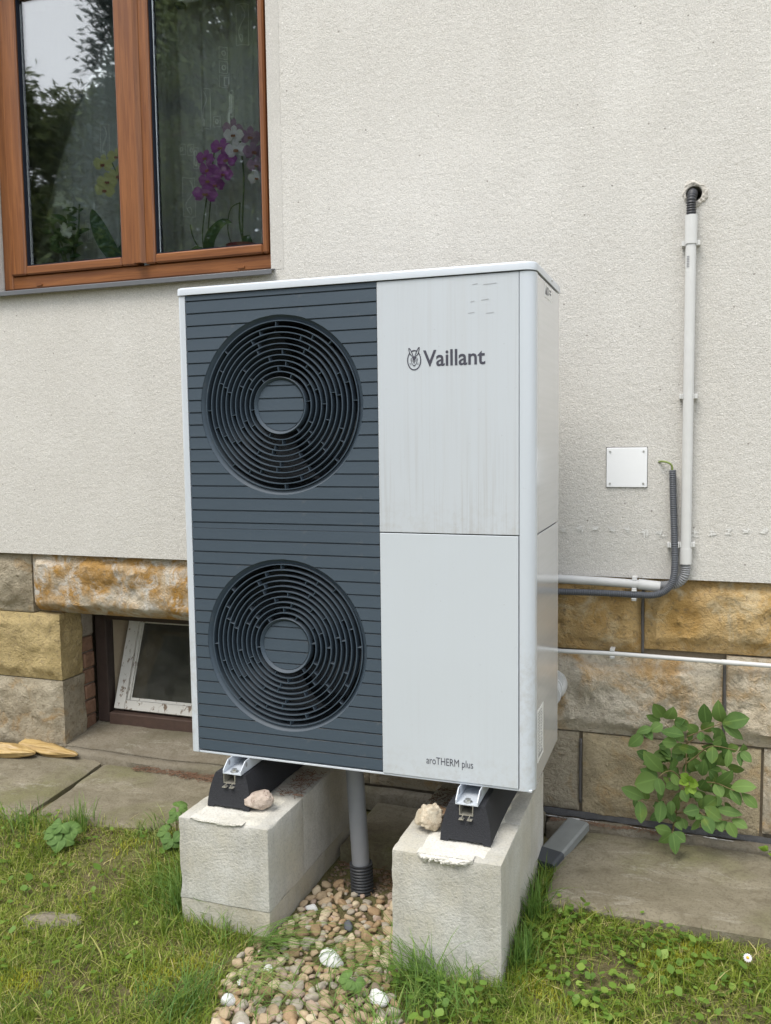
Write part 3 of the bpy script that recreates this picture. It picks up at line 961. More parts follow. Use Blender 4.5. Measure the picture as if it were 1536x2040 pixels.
# ------------------------------------------------------------------ big window
def build_window():
    yf = 0.862
    fr = MB()
    win = fr.box(WX0 + 0.002, WX0 + 0.050, yf, yf + 0.07, 1.674, WZ1 - 0.003, 0.004).build('window', M['wood_z'], house, base=(WX0, yf, 1.674))
    MB().box(-0.064, -0.006, yf, yf + 0.07, 1.674, WZ1 - 0.003, 0.004).build('frame_jamb', M['wood_z'], win) if False else None
    MB().box(-0.112, -0.0675, yf, yf + 0.07, 1.7365, WZ1 - 0.003, 0.004).build('frame_jamb', M['wood_z'], win)
    MB().box(WX0 + 0.0505, -0.0675, yf + 0.001, yf + 0.07, 1.674, 1.732, 0.005).build('frame_rail', M['wood_x'], win)
    MB().box(WX0 + 0.0505, -0.1125, yf, yf + 0.07, 2.985, WZ1 - 0.003, 0.005).build('frame_rail', M['wood_x'], win)
    ys = yf - 0.014
    zb, zt = 1.734, 2.99
    for (x0, x1, g0, g1) in ((WX0 + 0.052, -0.731, -1.312, -0.807), (-0.690, -0.113, -0.640, -0.138)):
        for (a, b) in ((x0, g0), (g1, x1)):
            m = MB().box(a, b, ys, ys + 0.06, zb, zt, 0.006)
            m.build('sash_stile', M['wood_z'], win)
        MB().box(g0 + 0.0005, g1 - 0.0005, ys, ys + 0.06, zb, 1.772, 0.006).build('sash_rail', M['wood_x'], win)
        MB().box(g0 + 0.0005, g1 - 0.0005, ys, ys + 0.06, zt - 0.075, zt, 0.006).build('sash_rail', M['wood_x'], win)
        gk = MB()
        gk.box(g0 + 0.0006, g0 + 0.006, ys + 0.012, ys + 0.055, 1.773, zt - 0.076)
        gk.box(g1 - 0.006, g1 - 0.0006, ys + 0.012, ys + 0.055, 1.773, zt - 0.076)
        gk.box(g0 + 0.007, g1 - 0.007, ys + 0.012, ys + 0.055, 1.773, 1.778)
        gk.build('gasket', M['gasket'], win)
        MB().box(g0 + 0.0065, g1 - 0.0065, ys + 0.030, ys + 0.034, 1.7785, zt - 0.076).build('pane', M['glass'], win)
    MB().prism([(-0.738, ys - 0.002), (-0.730, ys - 0.022), (-0.698, ys - 0.022), (-0.683, ys - 0.002)], 'z', 1.737, zt).build('mullion_cover', M['wood_z'], win)
    for x in (-1.252, -0.243):
        m = MB()
        n = 20
        m.add([(x + (0.017 * (1 if math.cos(2 * math.pi * k / n) > 0 else -1) * abs(math.cos(2 * math.pi * k / n)) ** 0.6), yf - t, 1.690 + 0.006 * math.sin(2 * math.pi * k / n)) for t in (-0.001, 0.004) for k in range(n)],
              [(k, (k + 1) % n, n + (k + 1) % n, n + k) for k in range(n)] + [tuple(range(n, 2 * n))])
        m.build('drain_cap', M['wood_x'], win)
    s = MB()
    s.prism([(0.748, 1.628), (0.744, 1.630), (0.744, 1.646), (0.752, 1.6500), (yf + 0.02, 1.673), (yf + 0.02, 1.668), (0.756, 1.645), (0.750, 1.643)], 'x', WX0 - 0.03, WX1 + 0.018)
    s.build('sill', M['sill'], win)


build_window()


def build_room():
    mb = MB()
    x0, x1, z0, z1, y0, y1 = -2.3, 0.9, 0.85, 3.4, 1.10, 4.4
    vs = [(x, y, z) for x in (x0, x1) for y in (y0, y1) for z in (z0, z1)]
    mb.add(vs, [(0, 2, 3, 1), (4, 5, 7, 6), (0, 4, 6, 2), (1, 3, 7, 5), (2, 6, 7, 3)])
    for (a, b, c, d) in ((x0, WX0, z0, z1), (WX1, x1, z0, z1), (WX0, WX1, z0, WZ0), (WX0, WX1, WZ1, z1)):
        mb.add([(a, y0, c), (b, y0, c), (b, y0, d), (a, y0, d)], [(0, 1, 2, 3)])
    mb.build('room', M['room'], house)
    MB().box(WX0 + 0.002, WX1 - 0.002, 0.935, 1.14, 1.700, 1.730, 0.004).build('inner_sill', M['plate'], house)


build_room()


# plaster blemishes: row of pale roller marks, mortar halo round the cable hole
for i in range(13):
    x = 1.075 + 0.0545 * i
    if 1.43 < x < 1.51:
        continue
    z = 0.655 + 0.008 * math.sin(i * 0.7) + 0.004 * rnd.random()
    m = MB()
    for k in range(5):
        a, L, w = rnd.choice((0, 0, 1.5, 0.3)) + rnd.uniform(-.25, .25), rnd.uniform(0.007, 0.018), rnd.uniform(0.0018, 0.0042)
        px, pz = x + rnd.uniform(-.010, .010), z + rnd.uniform(-.009, .009)
        dx, dz = math.cos(a) * L, math.sin(a) * L
        nx_, nz_ = -math.sin(a) * w, math.cos(a) * w
        y = YW - 0.0025 - 0.0004 * k
        m.add([(px - dx, y, pz - dz), (px + nx_, y, pz + nz_), (px + dx, y, pz + dz), (px - nx_, y, pz - nz_)], [(0, 3, 2, 1)])
    m.build('plaster_smudge', M['lime'], house)


def halo():
    m = MB()
    n, rings = 72, 8
    vs = []
    for j in range(rings + 1):
        for k in range(n):
            a = 2 * math.pi * k / n
            c, s = math.cos(a), math.sin(a)
            ro = 0.040 + 0.012 * noise.noise(Vector((c * 0.9 + 5, s * 0.9, 2.3))) + 0.010 * noise.noise(Vector((c * 2.3 + 3, s * 2.3, 2.7))) + 0.003 * noise.noise(Vector((c * 7, s * 7, 2.2)))
            r = HR * 1.0 + (ro - HR) * j / rings
            e = math.sin(math.pi * min(1, (j + 0.6) / (rings + 0.6)))
            h = 0.0015 + 0.007 * e * (0.6 + 0.8 * noise.noise(Vector((c * r * 120, s * r * 120, 6))))
            if j == rings:
                h = -0.002
            vs.append((HX + r * c, YW - h, HZ + r * s))
    m.add(vs, [(j * n + k, (j + 1) * n + k, (j + 1) * n + (k + 1) % n, j * n + (k + 1) % n) for j in range(rings) for k in range(n)])
    m.build('hole_mortar', M['lime_dirty'], house, smooth='all')


M['lime_dirty'] = simple('patch_mortar', (0.50, 0.47, 0.42), 0.95, var=0.35, scale=60, bump=0.004, bscale=150)
halo()

# ------------------------------------------------------------------ heat pump
HP_H = 1.434
hp = thing('heat_pump', (0.55, 0.22, -0.04), 'tall white and anthracite heat pump with two round fan grilles', 'heat pump')
FX = 0.340
FANZ = (1.092, 0.364)
FR = 0.268


def rounded_post(x_in, x_out, depth, r, z0, z1, name, mat):
    """corner post, L-shaped in plan with a rounded outer corner; front face at y=0"""
    s = 1 if x_out > x_in else -1
    prof = [(x_in, 0.0)]
    for k in range(13):
        a = math.pi / 2 * k / 12
        prof.append((x_out - s * r + s * r * math.sin(a), r - r * math.cos(a)))
    prof += [(x_out, depth), (x_out - s * 0.012, depth), (x_out - s * 0.012, 0.05), (x_in, 0.02)]
    m = MB().prism(prof if s < 0 else prof, 'z', z0, z1)
    return m.build(name, mat, hp, smooth=35)


rounded_post(0.0275, 0.0, 0.05, 0.014, 0.0, HP_H - 0.003, 'corner_post', M['post'])
rounded_post(1.0595, 1.1, 0.048, 0.030, 0.0, HP_H - 0.003, 'corner_post', M['post'])
# casing: sides, back, floor, top
MB().box(0.0, 0.004, 0.052, 0.44, 0.004, HP_H - 0.003).build('side_panel', M['side'], hp)
MB().box(1.094, 1.0995, 0.050, 0.444, 0.721, HP_H - 0.004, 0.001).build('side_panel', M['side'], hp)
MB().box(1.094, 1.0995, 0.050, 0.444, 0.004, 0.7175, 0.001).build('side_panel', M['side'], hp)
MB().box(1.086, 1.092, 0.050, 0.44, 0.004, HP_H - 0.004).build('inner_side', M['void'], hp)
MB().box(0.005, 1.085, 0.438, 0.443, 0.004, HP_H - 0.004).build('back_panel', M['slat'], hp)
MB().box(0.006, 1.094, 0.004, 0.437, -0.003, 0.0035, 0.001).build('base_tray', M['post'], hp)
# top cover with rounded front corners
prof = []
for (cx_, cy_, a0) in ((1.1035 - 0.034, -0.0045 + 0.034, -90), (1.1035 - 0.01, 0.450 - 0.01, 0), (-0.0035 + 0.01, 0.450 - 0.01, 90), (-0.0035 + 0.020, -0.0045 + 0.020, 180)):
    r = {-90: 0.034, 0: 0.01, 90: 0.01, 180: 0.020}[a0]
    for k in range(9):
        a = R(a0 + 90 * k / 8)
        prof.append((cx_ + r * math.cos(a), cy_ + r * math.sin(a)))


def cover(prof):
    n = len(prof)
    c = (0.55, 0.22)

    def off(d):
        return [(x + (c[0] - x) / abs(c[0] - x + 1e-9) * d if False else x - d * math.copysign(1, x - c[0]), y - d * math.copysign(1, y - c[1])) for x, y in prof]
    levels = [(HP_H, 0.0), (HP_H + 0.017, 0.0), (HP_H + 0.0205, 0.0012), (HP_H + 0.0225, 0.004), (HP_H + 0.027, 0.06)]
    vs = []
    for z, d in levels:
        vs += [(x, y, z) for x, y in off(d)]
    fs = [((l) * n + i, l * n + (i + 1) % n, (l + 1) * n + (i + 1) % n, (l + 1) * n + i) for l in range(len(levels) - 1) for i in range(n)]
    fs += [tuple(range(n))[::-1], tuple(range((len(levels) - 1) * n, len(levels) * n))]
    return MB().add(vs, fs).build('top_cover', M['post'], hp, smooth=40)


cover(prof)
# white service panels
MB().box(0.6525, 1.0578, 0.0005, 0.02, 0.7215, HP_H - 0.003, 0.0012).build('service_panel', M['white'], hp)
MB().box(0.6525, 1.0565, 0.0005, 0.02, 0.0045, 0.7185, 0.0012).build('service_panel', M['white_clean'], hp)

# dark grille side: backing plate with two round openings, then the planks
XL, XR = 0.0285, 0.6515


def strip_cut(x0, x1, z0, z1, y, cz, r, yb, mat, parent):
    """plank minus the round opening, with its upper and lower edges; cut right through it becomes two planks"""
    mb = MB()
    zz = sorted(set([z0, z1] + [z for z in (cz - r, cz + r) if z0 < z < z1] + [z0 + (z1 - z0) * k / 6 for k in range(1, 6)]))
    half = [math.sqrt(max(0.0, r * r - (z - cz) ** 2)) for z in zz]
    for s in (-1, 1):
        xe = x0 if s < 0 else x1
        vs = []
        for z, h in zip(zz, half):
            vs += [(xe, y, z), (FX + s * h, y, z)]
        fs = [(2 * i, 2 * i + 1, 2 * i + 3, 2 * i + 2) for i in range(len(zz) - 1)]
        if s > 0:
            fs = [f[::-1] for f in fs]
        mb.add(vs, fs)
        for k, (z, h) in ((0, (zz[0], half[0])), (1, (zz[-1], half[-1]))):
            q = [(xe, y, z), (FX + s * h, y, z), (FX + s * h, yb, z), (xe, yb, z)]
            mb.add(q, [(0, 1, 2, 3) if (k == 1) == (s > 0) else (3, 2, 1, 0)])
        if s < 0 and min(half) > 0:
            mb.build('slat', mat, parent)
            mb = MB()
    ix, nv, mp = {}, [], []
    for p in mb.v:                      # weld the halves where they meet
        k = tuple(round(c, 6) for c in p)
        if k not in ix:
            ix[k] = len(nv)
            nv.append(p)
        mp.append(ix[k])
    mb.f = [tuple(dict.fromkeys(mp[i] for i in f)) for f in mb.f]
    keep = [i for i, f in enumerate(mb.f) if len(f) > 2]
    mb.f = [mb.f[i] for i in keep]
    mb.m = [mb.m[i] for i in keep]
    mb.v = nv
    mb.build('slat', mat, parent)


edges = [HP_H - 0.003]
z = HP_H - 0.0215
P = 0.0376
for k in range(19):
    edges.append(z - P * k)
mod = [(edges[i + 1], edges[i]) for i in range(len(edges) - 1)]
mod.append((0.7190, edges[-1]))
low = [(0.7190 - P * (k + 1), 0.7190 - P * k) for k in range(19)]
low[-1] = (0.0060, low[-1][1])
for i, (a, b) in enumerate(mod + low):
    cz = FANZ[0] if i < len(mod) else FANZ[1]
    gap = 0.0044
    t0 = a + gap if i not in (len(mod) - 1,) else a + 0.0012
    y = 0.0015 if i != len(mod) - 1 else 0.003
    strip_cut(XL, XR, t0, b, y, cz, FR - 0.001, 0.0085, M['slat'], hp)
m = MB()
for cz, z0, z1 in ((FANZ[0], 0.7190, HP_H - 0.003), (FANZ[1], 0.0045, 0.7190)):
    n = 96
    sq, ci = [], []
    for k in range(n):
        a = 2 * math.pi * k / n
        c, s = math.cos(a), math.sin(a)
        t = min((XR - FX if c > 0 else FX - XL) / max(abs(c), 1e-6), (z1 - cz if s > 0 else cz - z0) / max(abs(s), 1e-6))
        sq.append((FX + t * c, 0.0082, cz + t * s))
        ci.append((FX + (FR - .001) * c, 0.0082, cz + (FR - .001) * s))
    m.add(sq + ci, [(k, (k + 1) % n, n + (k + 1) % n, n + k) for k in range(n)])
m.build('grille_back', M['slat'], hp)

RP = 0.0165
for fi, cz in enumerate(FANZ):
    g = MB().lathe(FX, cz, [(FR - 0.0010, 0.0060), (FR - 0.0014, 0.0018), (0.2610, 0.0115), (0.2530, 0.0150), (0.2530, 0.03)], 96).build('fan_grille', M['ring'], hp, smooth=50)
    for k in range(1, 11):
        r = 0.0845 + RP * k
        if k == 10:
            r = 0.2505
        MB().ring(FX, cz, r - 0.0014, r + 0.0014, 0.0065, 0.036, 80).build('ring', M['ring'], g, smooth=50)
    # hub disc with its own planks
    MB().lathe(FX, cz, [(0.0850, 0.0300), (0.0850, 0.0030), (0.0838, 0.0022), (0.0765, 0.0120), (0.0755, 0.0135)], 64).build('hub_rim', M['ring'], g, smooth=50)
    MB().disc(FX, 0.0160, cz, 0.0768, 48).build('hub_disc', M['slat'], g)
    for (a, b) in (mod if fi == 0 else low):
        a, b = a + 0.0044, b
        z0, z1 = max(a, cz - 0.0752), min(b, cz + 0.0752)
        if z1 - z0 < 0.004:
            continue
        m = MB()
        zz = np.linspace(z0, z1, 8)
        vs = []
        for zv in zz:
            h = math.sqrt(max(0, 0.0752 ** 2 - (zv - cz) ** 2))
            vs += [(FX - h, 0.0105, zv), (FX + h, 0.0105, zv)]
        m.add(vs, [(2 * i, 2 * i + 1, 2 * i + 3, 2 * i + 2) for i in range(7)])
        for zv, q in ((zz[0], 0), (zz[-1], 1)):
            h = math.sqrt(max(0, 0.0752 ** 2 - (zv - cz) ** 2))
            m.add([(FX - h, 0.0105, zv), (FX + h, 0.0105, zv), (FX + h, 0.0158, zv), (FX - h, 0.0158, zv)], [(0, 1, 2, 3) if q else (3, 2, 1, 0)])
        m.build('hub_slat', M['slat'], g)
    # short ribs bridging neighbouring rings, staggered from gap to gap
    m = MB()
    for k in range(10):
        r0 = 0.0845 + RP * k + 0.0016
        r1 = r0 + RP - 0.0032
        nb = 6 + (k + 1) // 4
        for j in range(nb):
            a = 2 * math.pi * (j + 0.37 * (k % 2) + 0.17 * k) / nb + (0.0 if k % 3 else 0.12)
            c, s = math.cos(a), math.sin(a)
            w = 0.0008
            vs = []
            for yy in (0.0072, 0.030):
                for (r, e) in ((r0, -w), (r1, -w), (r1, w), (r0, w)):
                    vs.append((FX + r * c - e * s, yy, cz + r * s + e * c))
            m.add(vs, [(0, 1, 2, 3), (4, 7, 6, 5), (0, 4, 5, 1), (1, 5, 6, 2), (2, 6, 7, 3), (3, 7, 4, 0)])
    o = m.build('bridge_rib', M['ring'], g)
    o['kind'] = 'stuff'
    # fan rotor and shroud behind the grille
    fan = MB().lathe(FX, cz, [(0.001, 0.062), (0.070, 0.062), (0.078, 0.070), (0.080, 0.16)], 32).build('fan', M['fan'], hp, smooth=40)
    for b_ in range(5):
        m = MB()
        vs = []
        for i in range(7):
            r = 0.080 + 0.158 * i / 6
            for s_ in (0, 1):
                a = 2 * math.pi * b_ / 5 + 0.5 * i / 6 + (0.78 if s_ else 0)
                vs.append((FX + r * math.cos(a), 0.075 + (0.055 if s_ else 0), cz + r * math.sin(a)))
        m.add(vs, [(2 * i, 2 * i + 1, 2 * i + 3, 2 * i + 2) for i in range(6)])
        m.build('blade', M['fan'], fan, smooth='all')
    MB().lathe(FX, cz, [(0.252, 0.031), (0.248, 0.20), (0.001, 0.20)], 64).build('fan_shroud', M['void'], hp, smooth=40)


def text(body, x0, x1, zb, h, mat, name, parent, y=-0.0003, off=0.0, plane='front', xconst=None, shear=0):
    cu = bpy.data.curves.new(name, 'FONT')
    cu.body = body
    cu.size = 1.0
    cu.offset = off
    cu.resolution_u = 4
    o = bpy.data.objects.new(name, cu)
    COL.objects.link(o)
    dg = bpy.context.evaluated_depsgraph_get()
    me = bpy.data.meshes.new_from_object(o.evaluated_get(dg))
    bpy.data.objects.remove(o)
    vs = np.array([v.co[:] for v in me.vertices])
    fs = [tuple(p.vertices) for p in me.polygons]
    mnx, mxx = vs[:, 0].min(), vs[:, 0].max()
    top = vs[:, 1].max()
    s = (x1 - x0) / (mxx - mnx)
    sy = h / top
    mb = MB()
    if plane == 'front':
        mb.add([(x0 + (v[0] - mnx) * s, y, zb + v[1] * sy) for v in vs], fs)
    else:
        mb.add([(xconst, x0 + (v[0] - mnx) * s, zb + v[1] * sy) for v in vs], fs)
    return mb.build(name, mat, parent)


text("Vaillant", 0.7885, 0.9655, 1.1905, 0.0435, M['ink'], 'lettering', hp, off=0.016)
text("aroTHERM plus", 0.7875, 0.9265, 0.0485, 0.0215, M['ink'], 'lettering', hp, off=-0.004)


def emblem():
    m = MB()
    K = 0.00146 / 7.68
    ox, oz = 0.7623, 1.2080
    y = -0.0003

    def P(px, py):
        return (ox + (px - 275) * K, y, oz - (py - 350) * K)
    n = 64
    vs, keep = [], []
    for k in range(n + 1):
        a = 2 * math.pi * k / n
        c, s = math.cos(a), math.sin(a)
        vs += [P(275 + 109 * c, 350 - 149 * s), P(275 + 93 * c, 350 - 131 * s)]
    fs = []
    for k in range(n):
        a = 360 * (k + 0.5) / n
        if 48 < a < 70 or 110 < a < 132:        # ears cross the ring here
            continue
        fs.append((2 * k, 2 * k + 2, 2 * k + 3, 2 * k + 1))
    m.add(vs, fs)

    def stroke(pts, w):
        for (p, q) in zip(pts[:-1], pts[1:]):
            dx, dy = q[0] - p[0], q[1] - p[1]
            L = math.hypot(dx, dy) or 1
            nx_, ny_ = -dy / L * w / 2, dx / L * w / 2
            m.add([P(p[0] + nx_, p[1] + ny_), P(q[0] + nx_, q[1] + ny_), P(q[0] - nx_, q[1] - ny_), P(p[0] - nx_, p[1] - ny_)], [(0, 1, 2, 3)])
    stroke([(244, 292), (216, 262), (198, 218), (192, 172), (212, 184), (236, 230), (258, 284)], 13)
    stroke([(306, 290), (334, 262), (350, 214), (356, 164), (337, 180), (312, 226), (290, 284)], 13)
    m.add([P(242, 300), P(260, 284), P(275, 294), P(290, 284), P(310, 300), P(300, 330), P(284, 352), (P(281, 398)), P(267, 398), P(262, 352), P(248, 328)], [tuple(range(11))])
    for s in (-1, 1):
        stroke([(275 + s * 44, 312), (275 + s * 50, 345), (275 + s * 38, 385)], 9)
        stroke([(275 + s * 18, 372), (275 + s * 30, 350), (275 + s * 40, 340)], 7)
        stroke([(275 + s * 38, 385), (275 + s * 26, 412), (275, 440)], 8)
        stroke([(275 + s * 40, 398), (275 + s * 74, 392)], 5)
        stroke([(275 + s * 40, 410), (275 + s * 72, 416)], 5)
        stroke([(275, 424), (275 + s * 20, 418)], 8)
    m.build('emblem', M['ink'], hp)


emblem()
# stickers, screw on the right side
sx = 1.1002
sk = MB().box(1.0994, sx, 0.165, 0.285, 1.386, 1.424).build('warning_sticker', M['sticker'], hp)
m = MB()
m.add([(sx + .0004, 0.172, 1.394), (sx + .0004, 0.202, 1.394), (sx + .0004, 0.187, 1.420)], [(0, 1, 2)])
m.add([(sx + .0004, 0.217 + 0.013 * math.cos(2 * math.pi * k / 20) * q, 1.407 + 0.013 * math.sin(2 * math.pi * k / 20) * q) for q in (1, 0.55) for k in range(20)], [(k, (k + 1) % 20, 20 + (k + 1) % 20, 20 + k) for k in range(20)])
m.add([(sx + .0004, 0.245, 1.402), (sx + .0004, 0.275, 1.402), (sx + .0004, 0.275, 1.407), (sx + .0004, 0.245, 1.407)], [(0, 1, 2, 3)])
m.add([(sx + .0004, 0.245, 1.411), (sx + .0004, 0.275, 1.411), (sx + .0004, 0.275, 1.416), (sx + .0004, 0.245, 1.416)], [(0, 1, 2, 3)])
m.build('pictogram', M['ink'], sk)
rp = MB().box(1.0994, sx, 0.062, 0.158, 0.062, 0.214).build('rating_plate', M['sticker'], hp)
m = MB()
for k in range(15):
    z = 0.205 - 0.0085 * k
    m.add([(sx + .0004, 0.068, z), (sx + .0004, 0.068 + rnd.uniform(0.02, 0.05), z), (sx + .0004, 0.1, z - 0.003), (sx + .0004, 0.068, z - 0.003)], [(0, 1, 2, 3)])
    m.add([(sx + .0004, 0.112, z), (sx + .0004, 0.112 + rnd.uniform(0.01, 0.04), z), (sx + .0004, 0.13, z - 0.003), (sx + .0004, 0.112, z - 0.003)], [(0, 1, 2, 3)])
m.add([(sx + .0005, 0.072, 0.074), (sx + .0005, 0.142, 0.074), (sx + .0005, 0.142, 0.080), (sx + .0005, 0.072, 0.080)], [(0, 1, 2, 3)])
m.build('print_line', M['grey_print'], rp)
MB().tube([(1.1005, 0.27, 1.4475), (1.1055, 0.27, 1.4475)], [0.005, 0.004], 12).build('screw', M['steel'], hp, smooth=40)
# scuff marks near the top of the panel
m = MB()
for (a, b, z_) in ((0.960, 0.997, 1.402), (0.930, 0.945, 1.404), (0.925, 0.936, 1.358), (0.955, 0.975, 1.361), (0.968, 0.99, 1.325), (0.918, 0.936, 1.328)):
    m.add([(a, -0.0003, z_), (b, -0.0003, z_ + 0.002), (b, -0.0003, z_ + 0.0035), (a, -0.0003, z_ + 0.0015)], [(0, 1, 2, 3)])
m.build('scuff_mark', simple('faint_scuff', (0.36, 0.37, 0.39), 0.6), hp)


def rail(x0, x1):
    m = MB()
    yf, yb, z0, z1, t = -0.052, 0.46, -0.039, -0.0035, 0.003
    m.box(x0, x1, yf, yb, z0, z0 + t)
    for a, b in ((x0, x0 + t), (x1 - t, x1)):
        m.prism([(yf, z0 + t + .0002), (yf, z0 + 0.012), (yf + 0.030, z1), (yb, z1), (yb, z0 + t + .0002)], 'x', a, b)
    o = m.build('mounting_rail', M['post'], hp)
    xc = (x0 + x1) / 2
    b = MB()
    for (r, a, c) in ((0.013, -0.0358, -0.0335), (0.009, -0.0334, -0.0265)):
        b.tube([(xc, yf + 0.016, a), (xc, yf + 0.016, c)], r, 6 if r < 0.01 else 20)
    b.build('bolt', M['steel'], o)
    h = MB()
    for x, s in ((x0 + t + .0004, 1), (x1 + .0004, 1)):
        h.add([(x, yf + 0.036 + 0.006 * math.cos(k * math.pi / 8), -0.016 + 0.008 * math.sin(k * math.pi / 8)) for k in range(16)], [tuple(range(16))])
    h.build('bolt_hole', M['grey_print'], o)


rail(0.1435, 0.2065)
rail(0.8875, 0.9525)

# ------------------------------------------------------------------ block plinths, rubber feet
def block_obj(x0, x1, y0, y1, z0, z1, mat, parent, seed, n=9):
    """concrete block with slightly broken edges"""
    m = MB()
    lo, hi = Vector((x0, y0, z0)), Vector((x1, y1, z1))
    sz = hi - lo

    def put(p):
        """wear: rounded, chipped arrises and slightly wavy faces"""
        q = Vector(p)
        d = [min(p[i] - lo[i], hi[i] - p[i]) for i in range(3)]
        o = sorted(d)
        k = 0.0012 * noise.noise(q * 14 + Vector((seed, 0, 0)))
        e = o[1]
        seam = 0.30 if min(abs(p[2] - COURSE), 1) < 0.013 else 1.0
        chip = 0.0015 + 0.007 * max(0.0, noise.noise(q * 22 + Vector((0, seed, 0))) - 0.12) + 0.012 * max(0, noise.noise(q * 7 + Vector((0, seed, 3))) - 0.30)
        f = max(0, 1 - e / 0.011)
        c = (lo + hi) / 2
        for i in range(3):
            if d[i] < 0.011:
                sg = 1 if q[i] < c[i] else -1
                q[i] += sg * (chip * seam * f + (k if d[i] < 1e-6 else 0))
        return q
    for ax in range(3):
        u, w = (ax + 1) % 3, (ax + 2) % 3

        def marks(L):
            n_ = max(3, int(L / 0.024))
            return [0, 0.009 / L] + [0.009 / L + (1 - 0.018 / L) * i / n_ for i in range(1, n_)] + [1 - 0.009 / L, 1]
        mu, mw = marks(sz[u]), marks(sz[w])
        for sd_ in (0, 1):
            vs = []
            for b_ in mw:
                for a_ in mu:
                    p = [0, 0, 0]
                    p[ax] = (lo if sd_ == 0 else hi)[ax]
                    p[u] = lo[u] + sz[u] * a_
                    p[w] = lo[w] + sz[w] * b_
                    vs.append(put(p))
            nn = len(mu)
            fs = [(j * nn + i, j * nn + i + 1, (j + 1) * nn + i + 1, (j + 1) * nn + i) for j in range(len(mw) - 1) for i in range(nn - 1)]
            m.add(vs, fs if sd_ else [f[::-1] for f in fs])
    ix, nv, mp = {}, [], []
    for p in m.v:
        k = tuple(round(c, 5) for c in p)
        if k not in ix:
            ix[k] = len(nv)
            nv.append(p)
        mp.append(ix[k])
    m.f = [tuple(dict.fromkeys(mp[i] for i in f)) for f in m.f]
    m.m = [0] * len(m.f)
    m.v = nv
    return m.build('block', mat, parent, smooth=40)


def plinth(x0, x1, label, joint_y, low_joint, seed, one_front=False):
    p = thing('block_plinth', ((x0 + x1) / 2, 0.2, GZ - 0.2), label, 'plinth', 'concrete block plinths under the heat pump')
    g = 0.0004
    block_obj(x0, x1, BLK_Y0, joint_y - g, -0.66 if one_front else COURSE + g, BLK_TOP, M['block'], p, seed)
    block_obj(x0 + .0015, x1 - .0015, joint_y + g, BLK_Y1, COURSE + g, BLK_TOP - 0.0015, M['block'], p, seed + 1)
    block_obj(x0 + .001, x1 - .001, joint_y + g if one_front else BLK_Y0 + .002, low_joint - g, -0.66, COURSE - g, M['block_low'], p, seed + 2)
    block_obj(x0 + .002, x1 - .002, low_joint + g, BLK_Y1 + .002, -0.66, COURSE - g, M['block_low'], p, seed + 3)
    return p


p1 = plinth(*BLOCKS[0], 'pale concrete block plinth under the fan side, with the pinkish stone on it', 0.10, 0.262, 1)
p2 = plinth(*BLOCKS[1], 'pale concrete block plinth with crumbly white mortar lip, under the white panels', 0.12, 0.30, 5, True)


def bed(parent, x0, x1, y0, y1, lip, seed, droop):
    m = MB()
    nx, ny = 90, 22
    vs = []
    for j in range(ny + 1):
        for i in range(nx + 1):
            u, v = i / nx, j / ny
            x = x0 + (x1 - x0) * u
            y = y0 + (y1 - y0) * v
            q = Vector((x * 30, y * 30, seed))
            e = min(u, 1 - u, v * 1.5, (1 - v)) * 8
            e = max(0, min(1, e))
            z = BLK_TOP - 0.0015 + (0.0045 + 0.003 * noise.noise(q) + 0.002 * noise.noise(q * 3)) * e - 0.003 * (1 - e)
            vs.append((x + 0.022 * noise.noise(q * 0.7) * (1 - e), y + (0.020 * noise.noise(q * 0.6 + Vector((3, 1, 0))) * (1 - e) if v > 0.2 else 0), z))
    n = nx + 1
    m.add(vs, [(j * n + i, j * n + i + 1, (j + 1) * n + i + 1, (j + 1) * n + i) for j in range(ny) for i in range(nx)])
    if lip:
        # crumbling lump that hangs over the front edge
        a, b = droop
        vs = []
        nz = 16
        for j in range(nz + 1):
            for i in range(nx + 1):
                x = a + (b - a) * i / nx
                t = j / nz
                q = Vector((x * 60, t * 4, seed + 2))
                ed = min(1, 6 * min(i / nx, 1 - i / nx))
                dz = lip * (0.75 + 0.55 * noise.noise(Vector((x * 18, 0, seed))) + 0.35 * noise.noise(Vector((x * 70, 0, seed)))) * (0.3 + 0.7 * ed)
                y = BLK_Y0 - (lip * 0.22 * math.sin(math.pi * (0.18 + 0.80 * t)) + lip * (0.30 * abs(noise.noise(Vector((x * 55, dz * t * 55, seed)))) + 0.25 * abs(noise.noise(Vector((x * 140, dz * t * 140, seed))))) * min(1, 3 * (1 - t), 4 * t)) * ed - 0.0008 + (0.004 if t > 0.99 else 0)
                vs.append((x, y, BLK_TOP + 0.004 - dz * t))
        m.add(vs, [((j + 1) * n + i, (j + 1) * n + i + 1, j * n + i + 1, j * n + i) for j in range(nz) for i in range(nx)])
        vs = [(a + (b - a) * i / nx, yy, BLK_TOP + 0.004 + 0.002 * noise.noise(Vector((i, yy * 50, 2)))) for yy in (BLK_Y0 - 0.0035, BLK_Y0 + 0.03) for i in range(nx + 1)]
        m.add(vs, [(i, i + 1, n + i + 1, n + i) for i in range(nx)])
    m.build('mortar_bed', M['bed'], parent, smooth=50)


bed(p1, 0.066, 0.318, -0.147, 0.10, 0.013, 3, (0.082, 0.262))
bed(p2, 0.792, 1.003, -0.147, 0.36, 0.036, 8, (0.803, 0.962))


